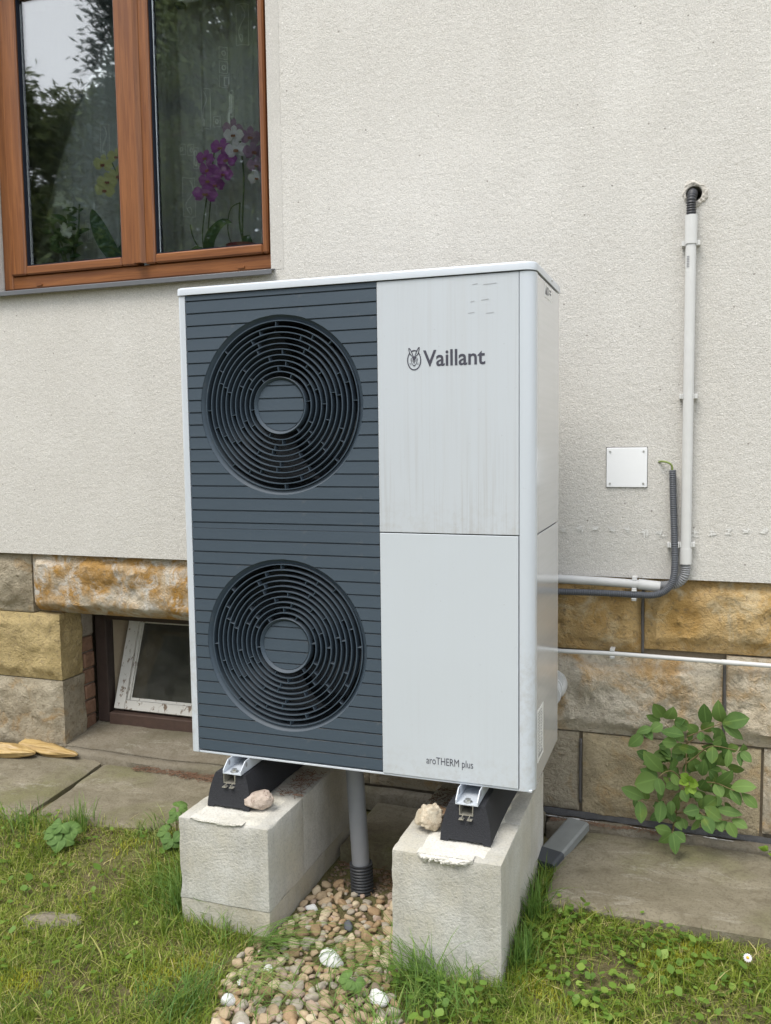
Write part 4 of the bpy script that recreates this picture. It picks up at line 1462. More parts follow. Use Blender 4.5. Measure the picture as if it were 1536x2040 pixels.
def rubber_foot(xc, label):
    z0 = BLK_TOP + 0.005
    t = thing('rubber_foot', (xc, 0.15, z0), label, 'rubber foot', 'rubber feet under the heat pump')
    y0, y1, w, wt, h = -0.062, 0.420, 0.146, 0.104, 0.104
    zt = z0 + h
    cw_, cd = 0.0205, 0.030          # channel half width and depth
    side = []
    for k in range(9):
        f = k / 8
        xw = w / 2 - (w - wt) / 2 * (f ** 2.2)
        side.append((xw, z0 + h * f))
    poly = [(xc + x, z) for x, z in side] + [(xc + cw_, zt), (xc + cw_, zt - cd), (xc - cw_, zt - cd), (xc - cw_, zt)] + [(xc - x, z) for x, z in side[::-1]]
    # two arches cut in the base
    poly += [(xc - w / 2 + 0.022, z0), (xc - w / 2 + 0.024, z0 + 0.006), (xc + w / 2 - 0.024, z0 + 0.006), (xc + w / 2 - 0.022, z0)]
    m = MB()
    n = len(poly)
    nL = 14
    vs = []
    for j in range(nL + 1):
        y = y0 + (y1 - y0) * j / nL
        k = 0.0 if 0 < j < nL else 1
        for (x, z) in poly:
            f = (z - z0) / h
            yy = y + (0.020 * f if j == 0 else (-0.020 * f if j == nL else 0))
            sc = 1 - 0.07 * math.sin(math.pi * j / nL) * (1 if abs(x - xc) > 0.03 else 0)
            vs.append((xc + (x - xc) * sc, yy, z))
    fs = [(j * n + i, (j + 1) * n + i, (j + 1) * n + (i + 1) % n, j * n + (i + 1) % n) for j in range(nL) for i in range(n)]
    m.add(vs, fs)
    # end faces: outer skin left, right, below the channel
    for j in (0, nL):
        o = j * n
        ri = list(range(0, 9)) + [9, 10]
        le = [11, 12] + list(range(13, 22))
        base = [22, 23, 24, 25]
        f1 = [o + i for i in (0, 1, 2, 3, 4, 5, 6, 7, 8, 9, 10, 24, 25)]
        f2 = [o + i for i in (11, 12, 13, 14, 15, 16, 17, 18, 19, 20, 21, 22, 23)]
        f3 = [o + i for i in (10, 11, 23, 24)]
        for f in (f1, f2, f3):
            m.add([vs[i] for i in f], [tuple(range(len(f)))])
    m.build('foot_body', M['rubber'], t, smooth=35)
    c = MB()
    tt = 0.0022
    ya, yb = y0 + 0.012, y1 - 0.012
    b0 = zt - cd + 0.001
    c.box(xc - cw_ + 0.0005, xc - cw_ + 0.0005 + tt, ya, yb, b0, zt + 0.003)
    c.box(xc + cw_ - 0.0005 - tt, xc + cw_ - 0.0005, ya, yb, b0, zt + 0.003)
    c.box(xc - cw_ + 0.003, xc + cw_ - 0.003, ya + .0003, yb, b0, b0 + tt)
    c.box(xc - cw_ + 0.0005, xc - cw_ + 0.009, ya, yb, zt + 0.0032, zt + 0.0048)
    c.box(xc + cw_ - 0.009, xc + cw_ - 0.0005, ya, yb, zt + 0.0032, zt + 0.0048)
    for s in (-1, 1):
        c.box(xc + s * 0.010 - 0.001, xc + s * 0.010 + 0.001, ya - 0.012, ya + 0.02, b0 - 0.007, b0 - 0.0005)
        c.box(xc + s * 0.012 - 0.007, xc + s * 0.012 + 0.007, ya - 0.013, ya + 0.02, b0 - 0.009, b0 - 0.0072)
    c.build('channel', M['alu'], t)
    return t


f1 = rubber_foot(0.164, 'black rubber mounting foot with the pinkish stone lying against it')
f2 = rubber_foot(0.918, 'black rubber mounting foot with the cream lumpy rock against it')


# ------------------------------------------------------------------ rocks
def ico(sub):
    t = (1 + 5 ** 0.5) / 2
    v = [Vector(p).normalized() for p in ((-1, t, 0), (1, t, 0), (-1, -t, 0), (1, -t, 0), (0, -1, t), (0, 1, t), (0, -1, -t), (0, 1, -t), (t, 0, -1), (t, 0, 1), (-t, 0, -1), (-t, 0, 1))]
    f = [(0, 11, 5), (0, 5, 1), (0, 1, 7), (0, 7, 10), (0, 10, 11), (1, 5, 9), (5, 11, 4), (11, 10, 2), (10, 7, 6), (7, 1, 8), (3, 9, 4), (3, 4, 2), (3, 2, 6), (3, 6, 8), (3, 8, 9), (4, 9, 5), (2, 4, 11), (6, 2, 10), (8, 6, 7), (9, 8, 1)]
    for _ in range(sub):
        c, nf = {}, []

        def mid(a, b):
            k = (min(a, b), max(a, b))
            if k not in c:
                c[k] = len(v)
                v.append(((v[a] + v[b]) / 2).normalized())
            return c[k]
        for a, b, d in f:
            x, y, z = mid(a, b), mid(b, d), mid(d, a)
            nf += [(a, x, z), (b, y, x), (d, z, y), (x, y, z)]
        f = nf
    return v, f


ICO = {k: ico(k) for k in (1, 2, 3, 4)}


def rock_verts(sub, dims, seed, rough=0.18, cuts=4, rot=0.0):
    v, f = ICO[sub]
    rg = random.Random(seed * 977 + 5)
    pl = []
    for _ in range(cuts):
        d = Vector((rg.gauss(0, 1), rg.gauss(0, 1), rg.gauss(0, 1))).normalized()
        pl.append((d, rg.uniform(0.62, 0.86)))
    o = []
    for p in v:
        q = p * (1 + rough * noise.noise(p * 1.3 + Vector((seed, 0, 0))) + rough * 0.5 * noise.noise(p * 3.1 + Vector((0, seed, 0))) + rough * 0.22 * noise.noise(p * 7.7 + Vector((0, 0, seed))))
        for d, h in pl:
            k = q.dot(d)
            if k > h:
                q = q - d * (k - h) * 0.85
        x, y, z = q.x * dims[0] / 2, q.y * dims[1] / 2, q.z * dims[2] / 2
        c, s = math.cos(rot), math.sin(rot)
        o.append(Vector((x * c - y * s, x * s + y * c, z)))
    return o, f


def rock(name, loc, dims, seed, mat, label, cat, rough=0.2, cuts=5, rot=0.0, tilt=(0, 0), sub=4, group=None):
    v, f = rock_verts(sub, dims, seed, rough, cuts, rot)
    Mx = Matrix.Rotation(tilt[0], 3, 'X') @ Matrix.Rotation(tilt[1], 3, 'Y')
    v = [Mx @ p for p in v]
    zm = min(p.z for p in v)
    m = MB().add([(p.x + loc[0], p.y + loc[1], p.z - zm + loc[2]) for p in v], f)
    o = m.build(name, mat, None, smooth='all', base=loc)
    return tag(o, label, cat, group)


def m_rock(name, a, b, dk, sc=28, rnd_=True, bump=0.004, dkamt=0.8):
    t = NT(name)
    v = t.coord(rnd_off=rnd_)
    c = t.mix(t.ramp(t.noise(v, sc, 5, 0.65, 0.8), (0.35, 0.0), (0.68, 1.0)), a, b)
    c = t.mix(t.ramp(t.noise(v, sc * 1.8, 6, 0.75, 1.6), (0.36, dkamt), (0.47, 0.0)), c, dk)
    return t.bsdf(c, 0.8, 0, 0.35, t.noise(v, sc * 4, 6, 0.7), bump, 0.9)


M['pink_rock'] = m_rock('pinkish_quartz', (0.42, 0.34, 0.27), (0.52, 0.44, 0.38), (0.16, 0.105, 0.085), 34)
M['cream_rock'] = m_rock('cream_lump', (0.60, 0.54, 0.42), (0.50, 0.41, 0.29), (0.30, 0.22, 0.14), 30, dkamt=0.5)
M['white_rock'] = m_rock('white_quartz', (0.66, 0.66, 0.66), (0.48, 0.47, 0.46), (0.27, 0.25, 0.24), 26, dkamt=0.6)
M['field_rock'] = m_rock('lichen_field_stone', (0.17, 0.145, 0.105), (0.24, 0.215, 0.165), (0.08, 0.068, 0.045), 14)
rock('pinkish_stone', (0.252, -0.030, BLK_TOP + 0.004), (0.098, 0.070, 0.062), 3, M['pink_rock'], 'fist sized pinkish grey veined stone lying beside the left rubber foot', 'stone', 0.16, 6, 0.35, (0.1, -0.2))
rock('lumpy_rock', (0.796, -0.010, BLK_TOP + 0.004), (0.085, 0.068, 0.068), 12, M['cream_rock'], 'cream lumpy porous rock beside the right rubber foot', 'stone', 0.34, 2, 0.5)


def wood_chunk(name, p0, p1, w, h, seed, mat, label, cat='wood', tip=0.5):
    """split piece of wood lying on the ground, fibrous and tapering"""
    p0, p1 = Vector(p0), Vector(p1)
    ax = (p1 - p0)
    t = ax.normalized()
    sd = Vector((-t.y, t.x, 0)).normalized()
    up = sd.cross(t) * -1
    if up.z < 0:
        up = -up
    n, k = 40, 30
    vs, fs = [], []
    for i in range(n + 1):
        f = i / n
        sc = (min(1, f / 0.05) ** 0.4) * (min(1, (1 - f) / tip) ** 0.45)
        sc = max(sc, 0.16)
        for j in range(k):
            a = 2 * math.pi * j / k
            q = Vector((math.cos(a) * 1.6, math.sin(a) * 1.6, f * 2.2 + seed))
            r = 1 + 0.40 * noise.noise(q) + 0.42 * noise.noise(Vector((math.cos(a) * 4.2, math.sin(a) * 4.2, f * 2.5 + seed))) + 0.08 * noise.noise(Vector((math.cos(a) * 9, math.sin(a) * 9, f * 26 + seed)))
            p = p0 + ax * f + sd * (math.cos(a) * w / 2 * r * sc) + up * (math.sin(a) * h / 2 * r * sc + h / 2 * 0.9)
            vs.append(p)
    for i in range(n):
        for j in range(k):
            fs.append((i * k + j, i * k + (j + 1) % k, (i + 1) * k + (j + 1) % k, (i + 1) * k + j))
    fs += [tuple(range(k))[::-1], tuple(range(n * k, (n + 1) * k))]
    return tag(MB().add(vs, fs).build(name, mat, None, smooth='all', base=p0), label, cat)


wood_chunk('split_wood', (-1.40, 0.775, -0.413), (-1.055, 0.735, -0.413), 0.080, 0.046, 1.0, M['straw_wood'], 'long yellowish splinter of split wood lying behind on the left paving slab', tip=0.55)
wood_chunk('split_wood', (-1.62, 0.66, -0.413), (-1.245, 0.690, -0.413), 0.085, 0.055, 5.0, M['straw_wood'], 'shorter tan split wood piece in front of the longer yellowish splinter', tip=0.35)
wood_chunk('split_wood', (0.845, 0.052, BLK_TOP + 0.005), (0.765, 0.072, BLK_TOP + 0.005), 0.045, 0.040, 9.0, M['old_wood'], 'short brown wood stub behind the cream lumpy rock on the plinth', tip=0.05)
rock('field_stone', (-0.345, -0.275, GZ - 0.028), (0.19, 0.085, 0.044), 21, M['field_rock'], 'flat grey stone half sunk in the lawn on the left', 'stone', 0.25, 3, 0.4)

# ------------------------------------------------------------------ drain pipe under the unit
dp = thing('drain_pipe', (0.503, 0.20, GZ - 0.02), 'grey plastic drain pipe standing between the two block plinths', 'drain pipe')
MB().tube([(0.478, 0.20, -0.004), (0.500, 0.20, -0.40)], 0.0290, 28).build('pipe', M['pvc'], dp, smooth=40)
m = MB()
corrugated(m, [(0.4995, 0.20, -0.392), (0.502, 0.20, -0.45), (0.505, 0.195, -0.53)], 0.038, 0.0105, 0.14, 24)
m.build('corrugated_socket', M['black_pvc'], dp, smooth=50)

# ------------------------------------------------------------------ cable pipes on the wall
YP = 0.754
cp = thing('conduit_pipe', (1.484, YP, 0.45), 'white cable pipe running up the wall from the plinth to the hole', 'conduit')
MB().tube([(1.4835, YP, 0.600), (1.4840, YP, 1.640)], 0.0170, 24).build('pipe', M['conduit'], cp, smooth=40)
MB().tube([(1.4840, YP, 1.615), (1.4835, YP, 1.708), (1.4835, YP, 1.7085), (1.4835, YP, 1.7080)], [0.0198, 0.0198, 0.0165, 0.0150], 24, False).build('coupling', M['conduit'], cp, smooth=40)
MB().tube([(1.4835, YP, 0.552), (1.4835, YP, 0.605)], 0.0196, 24).build('coupling', M['conduit'], cp, smooth=40)
m = MB()
corrugated(m, [(1.4835, YP, 1.700), (1.4830, YP, 1.735), (1.4835, YP + 0.002, 1.762), (1.486, YP + 0.018, 1.782), (1.487, YP + 0.055, 1.786), (1.487, YP + 0.12, 1.786)], 0.0160, 0.0080, 0.16, 18)
m.build('black_sleeve', M['corr_black'], cp, smooth=50)
m = MB()
corrugated(m, [(1.4835, YP, 0.556), (1.4835, YP, 0.530), (1.479, YP, 0.508), (1.464, YP + .004, 0.488), (1.442, YP + .008, 0.477), (1.415, YP + 0.012, 0.472), (1.385, YP + 0.014, 0.470)], 0.0172, 0.0075, 0.14, 18)
m.build('grey_sleeve', M['corr_grey'], cp, smooth=50)
m = MB()
m.text_lines = None
for k in range(7):
    z = 1.575 - 0.0055 * k
    m.add([(1.472, YP - 0.0146, z), (1.480, YP - 0.0172, z), (1.480, YP - 0.0172, z - 0.003), (1.472, YP - 0.0146, z - 0.003)], [(0, 1, 2, 3)])
m.build('pipe_print', M['grey_print'], cp)


def clip(parent, x, z, r, yc, mat, ax='z'):
    """pipe clip: base on the wall and two curved jaws open to the front"""
    m = MB()
    pts = []
    for s in (-1, 1):
        prof = []
        for k in range(9):
            a = R(95 - 125 * k / 8) if s > 0 else R(85 + 125 * k / 8)
            prof.append((math.cos(a), math.sin(a)))
        w = 0.008
        vs = []
        for q in (r + 0.0004, r + 0.0038):
            for t in (-w, w):
                for (c, sn) in prof:
                    if ax == 'z':
                        vs.append((x + q * c, yc + q * sn, z + t))
                    else:
                        vs.append((x + t, yc + q * sn, z + q * c))
        n = 9
        fs = []
        for i in range(n - 1):
            fs += [(i, i + 1, n + i + 1, n + i), (2 * n + i, 3 * n + i, 3 * n + i + 1, 2 * n + i + 1), (i, 2 * n + i, 2 * n + i + 1, i + 1), (n + i, n + i + 1, 3 * n + i + 1, 3 * n + i)]
        for e in (0, n - 1):
            fs.append((e, n + e, 3 * n + e, 2 * n + e))
        m.add(vs, fs)
    if ax == 'z':
        for s in (-1, 1):
            m.box(x + s * (r + 0.0075) - 0.004, x + s * (r + 0.0075) + 0.004, yc - 0.004, YW + 0.004, z - 0.008, z + 0.008, 0.001)
    else:
        for s in (-1, 1):
            m.box(x - 0.008, x + 0.008, yc - 0.004, YS + 0.004, z + s * (r + 0.0065) - 0.003, z + s * (r + 0.0065) + 0.003, 0.001)
    m.build('clip', mat, parent)


for z in (1.618, 1.117, 0.618):
    clip(cp, 1.4838, z, 0.0172, YP, M['conduit'])
# old weathered horizontal pipe on top of the plinth
op = thing('conduit_pipe', (1.1, YP, 0.47), 'weathered grey cable pipe lying level just under the plaster edge', 'conduit')
MB().tube([(0.62, YP + .004, 0.481), (1.05, YP + .002, 0.482), (1.20, YP, 0.480), (1.335, YP, 0.475)], 0.0155, 20).build('pipe', M['conduit_old'], op, smooth=40)
MB().tube([(1.330, YP, 0.4755), (1.402, YP + 0.004, 0.4690)], 0.0185, 20).build('coupling', M['conduit_old'], op, smooth=40)
clip(op, 1.317, 0.4755, 0.0158, YP, M['conduit'], 'x')
# dark corrugated conduit
dc = thing('corrugated_conduit', (1.44, 0.745, 0.43), 'dark grey corrugated conduit bending from the level run up beside the white pipe', 'conduit')
m = MB()
corrugated(m, [(0.62, 0.745, 0.436), (1.0, 0.744, 0.438), (1.20, 0.742, 0.441), (1.32, 0.738, 0.441), (1.375, 0.734, 0.4425), (1.412, 0.730, 0.455), (1.436, 0.728, 0.480), (1.447, 0.730, 0.515), (1.4490, 0.745, 0.570), (1.4455, 0.757, 0.66), (1.4405, 0.760, 0.77), (1.4370, 0.762, 0.872)], 0.0122, 0.0062, 0.16, 14)
m.build('conduit', M['corr_dark'], dc, smooth=50)
clip(dc, 1.4475, 0.615, 0.0124, 0.752, M['conduit'])
clip(dc, 1.317, 0.441, 0.0124, 0.738, M['conduit'], 'x')
m = MB().tube(catmull([(1.436, 0.764, 0.862), (1.434, 0.760, 0.885), (1.422, 0.756, 0.896), (1.402, 0.762, 0.900), (1.390, 0.785, 0.897)], 0.004), 0.0035, 8)
m.build('wire', M['wire'], dc, smooth='all')
# thin white pipe
tp = thing('thin_pipe', (1.4, 0.765, 0.21), 'thin white pipe running level across the sandstone plinth', 'pipe')
MB().tube([(0.62, 0.770, 0.2165), (1.10, 0.768, 0.2185), (1.25, 0.768, 0.2215), (1.45, 0.768, 0.2195), (1.76, 0.766, 0.217), (2.6, 0.766, 0.214)], 0.0078, 14).build('pipe', M['conduit'], tp, smooth=40)
for x, z in ((1.243, 0.2213),):
    clip(tp, x, z, 0.0080, 0.768, M['conduit'], 'x')
MB().tube([(1.604, 0.767, 0.2182), (1.660, 0.7665, 0.2178)], 0.0092, 14).build('coupling', M['conduit'], tp, smooth=40)

# junction box cover
jb = MB().box(1.217, 1.3535, YW - 0.006, YW - 0.0012, 0.810, 0.9475, 0.0015).build('cover_plate', M['plate'], None)
tag(jb, 'square white cover plate screwed to the plaster wall', 'cover plate')
for dx in (-1, 1):
    for dz in (-1, 1):
        MB().tube([(1.2853 + dx * 0.056, YW - 0.0055, 0.8788 + dz * 0.0555), (1.2853 + dx * 0.056, YW - 0.0085, 0.8788 + dz * 0.0555)], [0.0040, 0.0032], 12).build('screw', M['steel'], jb, smooth=40)
MB().box(1.2152, 1.3548, YW - 0.0010, YW + 0.02, 0.8085, 0.9500).build('plate_shadow_edge', M['mortar'], jb)  # dark sheet behind the plate, its edge painted in as the plate's shadow

# round vent behind the unit
vt = thing('vent_cowl', (1.02, 0.76, 0.04), 'round pale vent cowl half hidden behind the right side of the heat pump', 'vent')
m = MB().lathe(1.035, 0.090, [(0.050, YS), (0.050, 0.755), (0.046, 0.735), (0.036, 0.722), (0.020, 0.715), (0.001, 0.713)], 28)
m.build('cowl', M['conduit_old'], vt, smooth=50)
for k in range(3):
    MB().ring(1.035, 0.090 + 0.028 - 0.026 * k, 0.0, 0.044 - 0.004 * k, 0.728 - 0.006 * k, 0.734 - 0.006 * k, 28).build('louvre', M['conduit'], vt)

# ------------------------------------------------------------------ loose metal profile on the slab
def profile():
    t = thing('metal_profile', (1.11, 0.58, -0.40), 'grey rectangular metal profile with dark end piece leaning on the paving slab edge', 'metal profile')
    a, b = Vector((1.058, 0.448, -0.438)), Vector((1.140, 0.687, -0.394))
    ax = (b - a).normalized()
    sdv = Vector((ax.y, -ax.x, 0)).normalized()
    up = sdv.cross(ax)
    if up.z < 0:
        up = -up

    def bar(s0, s1, w, h, mat, name, hollow=False, dz=0.0):
        m = MB()
        L = (b - a).length
        vs = []
        prof = [(-w / 2, 0), (-w / 2 + 0.004, -0.004 + 0.004), (w / 2, 0), (w / 2, h - 0.005), (w / 2 - 0.008, h), (-w / 2 + 0.008, h), (-w / 2, h - 0.005)]
        n = len(prof)
        for s in (s0, s1):
            for u, v in prof:
                vs.append(a + ax * (L * s) + sdv * u + up * (v + dz))
        fs = [(i, (i + 1) % n, n + (i + 1) % n, n + i) for i in range(n)] + [tuple(range(n))[::-1]]
        if not hollow:
            fs.append(tuple(range(n, 2 * n)))
        m.add(vs, fs)
        if hollow:
            cxv = a + ax * (L * s1) + up * (h / 2)
            inner = [cxv + (v - cxv) * 0.86 for v in vs[n:]]
            deep = [p - ax * 0.05 for p in inner]
            m.add(list(vs[n:]) + inner + deep, [(i, (i + 1) % n, n + (i + 1) % n, n + i) for i in range(n)] + [(n + i, n + (i + 1) % n, 2 * n + (i + 1) % n, 2 * n + i) for i in range(n)] + [tuple(range(2 * n, 3 * n))])
        m.build(name, mat, t)
    bar(0.20, 1.0, 0.082, 0.030, M['zinc'], 'profile_body', True)
    bar(-0.06, 0.225, 0.088, 0.034, M['zinc_dark'], 'end_sleeve', False, -0.002)


profile()

# ------------------------------------------------------------------ plants: leaf builders
def set_tint(o, vals):
    a = o.data.attributes.new('tint', 'FLOAT', 'POINT')
    a.data.foreach_set('value', np.asarray(vals, dtype=np.float32))


def leaf_pts(base, tip, width, normal, fold=0.18, curl=0.12, n=6, shape=0.45):
    """leaf blade as a folded strip: rows of (left, mid, right) from base to tip"""
    b, t = Vector(base), Vector(tip)
    ax = t - b
    L = ax.length
    ax.normalize()
    nr = Vector(normal)
    nr = (nr - ax * nr.dot(ax)).normalized()
    sd_ = ax.cross(nr)
    vs = []
    for i in range(n + 1):
        f = i / n
        w = width / 2 * (math.sin(math.pi * f ** (math.log(0.5) / math.log(shape))) ** 0.75 if 0 < f < 1 else 0.02)
        c = b + ax * (L * f) + nr * (-curl * L * f * f + 0.25 * curl * L * math.sin(math.pi * f))
        e = nr * (fold * w)
        vs += [c - sd_ * w + e, c, c + sd_ * w + e]
    fs = []
    for i in range(n):
        for k in (0, 1):
            a = 3 * i + k
            fs.append((a, a + 1, a + 4, a + 3))
    return vs, fs


def rib(o):
    n = len(o.data.vertices)
    a = o.data.attributes.new('rib', 'FLOAT', 'POINT')
    a.data.foreach_set('value', np.array([1.0 if i % 3 == 1 else 0.0 for i in range(n)], dtype=np.float32))
    return o




def m_leaf(name, c0, c1, vein, trans=0.3):
    t = NT(name)
    i = t.n('ShaderNodeObjectInfo')
    c = t.ramp(i.outputs['Random'], (0.0, c0), (1.0, c1))
    v = t.coord(rnd_off=True)
    c = t.mix(t.ramp(t.noise(v, 40, 5, 0.65), (0.4, 0.0), (0.75, 0.45)), c, vein)
    c = t.mix(t.ramp(t.noise(v, 13, 4, 0.6), (0.58, 0.0), (0.72, 0.5)), c, (c1[0] * 1.5, c1[1] * 1.1, c1[2] * 0.6))
    c = t.mix(t.ramp(t.attr('rib'), (0.86, 0.0), (0.99, 0.30)), c, tuple(min(.6, x * 1.7 + .02) for x in c1))     # pale midrib
    return t.leafy(c, 0.68, trans)


M['weed_leaf'] = m_leaf('sapling_leaf', (0.070, 0.145, 0.034), (0.155, 0.25, 0.062), (0.14, 0.24, 0.06))
M['weed_young'] = m_leaf('sapling_young_leaf', (0.17, 0.30, 0.035), (0.23, 0.36, 0.045), (0.25, 0.36, 0.07), 0.4)
M['weed_stem'] = simple('sapling_stem', (0.16, 0.12, 0.05), 0.7)


def build_sapling():
    def W(zx, zy, y):
        k = (y + 2.373) / 3.073
        X = 1.454 + (zx / 5.02 - 110) * 0.00159
        Z = -0.199 - (zy / 5.02 - 180) * 0.00178
        return Vector((1.513 + (X - 1.513) * k, y, 0.994 + (Z - 0.994) * k))
    t = thing('sapling', tuple(W(560, 1380, 0.735)), 'leafy green sapling growing from the crack at the foot of the stone plinth', 'sapling')
    leaves = [  # base, tip (picked on the plant), width share, depth, young
        ((445, 262), (340, 130), .62, .70), ((470, 275), (560, 178), .78, .69), ((420, 300), (288, 268), .5, .72), ((560, 330), (636, 268), .8, .73),
        ((440, 330), (325, 400), .72, .66), ((330, 380), (170, 430), .55, .64), ((240, 440), (98, 585), .62, .63), ((250, 420), (330, 480), .8, .65),
        ((420, 400), (640, 420), .55, .64), ((590, 500), (425, 500), .62, .63), ((590, 530), (790, 560), .42, .62), ((545, 330), (650, 490), .5, .66),
        ((885, 310), (855, 110), .58, .71), ((1045, 260), (985, 95), .66, .72), ((1040, 265), (1280, 200), .62, .70), ((1040, 270), (1235, 390), .45, .71),
        ((800, 375), (705, 320), .72, .68), ((830, 370), (830, 455), .75, .66), ((850, 400), (945, 460), .6, .70), ((1050, 370), (930, 330), .5, .72), ((1060, 410), (950, 470), .8, .69),
        ((950, 500), (945, 668), .62, .64), ((1110, 510), (1105, 675), .55, .63), ((1100, 500), (1195, 490), .75, .64), ((1215, 530), (1230, 660), .42, .63), ((1225, 520), (1335, 615), .65, .62), ((1215, 520), (1270, 470), .8, .63),
        ((410, 560), (535, 640), .65, .71), ((640, 560), (560, 690), .85, .72), ((690, 640), (640, 560), .8, .72), ((300, 680), (180, 625), .7, .70), ((510, 640), (350, 640), .7, .71),
        ((455, 805), (258, 650), .50, .62), ((545, 770), (555, 640), .55, .63), ((400, 865), (205, 800), .52, .63), ((390, 880), (140, 960), .78, .60), ((400, 870), (440, 1040), .60, .60), ((545, 810), (610, 920), .6, .62),
        ((850, 800), (865, 660), .5, .66), ((800, 760), (750, 640), .8, .70), ((880, 640), (830, 560), .7, .72), ((940, 760), (900, 560), .6, .73), ((1010, 680), (1060, 560), .75, .73), ((1100, 690), (1275, 690), .55, .68),
        ((985, 860), (1170, 750), .58, .63), ((1140, 880), (1360, 835), .55, .61), ((980, 860), (1050, 980), .72, .63), ((1130, 905), (1250, 1040), .62, .61), ((1240, 920), (1400, 1050), .52, .60), ((990, 830), (930, 740), .6, .70),
        ((640, 960), (700, 1060), .85, .62), ((820, 930), (880, 840), .7, .66), ((560, 910), (490, 950), .75, .68), ((770, 980), (860, 1010), .65, .65), ((900, 950), (850, 860), .7, .70),
        ((260, 1090), (40, 1015), .48, .63), ((210, 1120), (230, 1335), .58, .61), ((440, 1090), (420, 1300), .55, .62), ((540, 1080), (540, 1210), .62, .66), ((170, 1090), (160, 1200), .5, .67),
        ((830, 1130), (665, 1180), .72, .61), ((860, 1120), (1000, 1000), .7, .65), ((870, 1190), (800, 1230), .8, .60), ((860, 1190), (960, 1350), .72, .59), ((990, 1110), (1250, 1130), .42, .63), ((1060, 1220), (870, 1100), .5, .62),
        ((830, 1230), (770, 1340), .6, .64), ((1000, 1200), (1060, 1330), .65, .63), ((1150, 1190), (1300, 1250), .62, .62), ((1120, 1220), (1200, 1370), .62, .60), ((1060, 1200), (1110, 1310), .5, .64), ((660, 1240), (690, 1340), .8, .69), ((500, 1180), (560, 1270), .6, .70),
        ((550, 1390), (390, 1380), .62, .60), ((550, 1400), (440, 1520), .62, .59), ((560, 1390), (690, 1480), .72, .60), ((560, 1400), (600, 1610), .55, .57), ((590, 1290), (650, 1350), .7, .66),
    ]
    rl = random.Random(41)
    while len(leaves) < 150:              # smaller shaded leaves further back in the bush
        cx_, cy_ = rl.uniform(230, 1200), rl.uniform(260, 1290)
        if ((cx_ - 690) / 560) ** 2 + ((cy_ - 830) / 560) ** 2 > 0.80:
            continue
        a_, L_ = rl.uniform(0, 6.28), rl.uniform(70, 150)
        leaves.append(((cx_, cy_), (cx_ + L_ * math.cos(a_), cy_ + L_ * math.sin(a_)), rl.uniform(.5, .8), rl.uniform(.69, .745)))
    young = [((715, 870), (620, 905), .7), ((715, 870), (640, 810), .7), ((725, 870), (815, 900), .75), ((725, 870), (745, 815), .8), ((715, 900), (700, 990), .55), ((735, 905), (770, 990), .75)]
    rg = random.Random(3)
    for k, L in enumerate(leaves + [(a, b, w, .58) for a, b, w in young]):
        (b, tp_, w, y) = L
        B = W(*b, y + 0.012)
        T = W(*tp_, y - 0.012)
        nrm = Vector((0.15 + rg.uniform(-.7, .7), -1.0, 0.55 + rg.uniform(-.8, .6)))
        Ln = (T - B).length
        v, f = leaf_pts(B, T + (T - B) * rg.uniform(-.05, .10), Ln * w * rg.uniform(0.95, 1.2), nrm, rg.uniform(0.08, 0.32), rg.uniform(-0.08, 0.30), 8, rg.uniform(0.42, 0.56))
        rib(MB().add(v, f).build('leaf', M['weed_young' if k >= len(leaves) else 'weed_leaf'], t, smooth='all'))
    st = MB()
    for pts, r in (([(560, 1390, .735), (590, 1200, .715), (640, 1000, .69), (680, 780, .69), (692, 430, .71)], 0.004),
                   ([(570, 1350, .73), (560, 1390, .64), (560, 1400, .59)], 0.0025), ([(680, 700, .69), (780, 620, .69), (940, 500, .66), (1220, 522, .63)], 0.0025),
                   ([(690, 500, .70), (760, 450, .69), (830, 400, .67), (800, 375, .68)], 0.002), ([(640, 850, .69), (545, 785, .66), (460, 810, .63), (400, 870, .61)], 0.0025),
                   ([(690, 470, .70), (560, 400, .68), (440, 300, .69)], 0.0025), ([(640, 1000, .69), (800, 880, .67), (980, 855, .64), (1140, 900, .61), (1240, 920, .605)], 0.0025),
                   ([(600, 1200, .71), (430, 1110, .65), (220, 1100, .62)], 0.0025), ([(600, 1200, .71), (800, 1150, .64), (870, 1180, .61), (1060, 1210, .63), (1140, 1200, .61)], 0.0025),
                   ([(692, 430, .71), (880, 340, .71), (1040, 266, .71)], 0.0022), ([(660, 900, .69), (720, 880, .59)], 0.002)):
        q = catmull([W(*p) for p in pts], 0.012)
        st.tube(q, [r * (1 - 0.5 * i / len(q)) for i in range(len(q))], 7)
    st.build('stem', M['weed_stem'], t, smooth='all')


build_sapling()


# ------------------------------------------------------------------ houseplants and curtains behind the window
def petal(mb, c, ax, nr, L, w, mi=0):
    v, f = leaf_pts(c, c + ax * L, w, nr, 0.10, 0.15, 5, 0.58)
    mb.add(v, f, mi)


def orchid_bloom(parent, c, r, face, mat, lipmat, rot=0.0):
    nr = Vector(face).normalized()
    up = Vector((0, 0, 1))
    up = (up - nr * up.dot(nr)).normalized()
    sdv = up.cross(nr)
    m = MB()
    c = Vector(c)
    for a, w, L in ((90, .62, 1), (215, .62, .95), (325, .62, .95), (178, 1.05, 1.05), (2, 1.05, 1.05)):
        an = R(a) + rot
        d = sdv * math.cos(an) + up * math.sin(an)
        petal(m, c + nr * (0.003 if w > 0.8 else 0), (d + nr * 0.12).normalized(), nr, r * L, r * w)
    o = m.build('bloom', mat, parent, smooth='all')
    m = MB()
    for an in (-90, -60, -120):
        d = sdv * math.cos(R(an)) + up * math.sin(R(an))
        petal(m, c + nr * 0.006, (d + nr * 0.9).normalized(), nr, r * 0.45, r * 0.28)
    m.build('lip', lipmat, o, smooth='all')


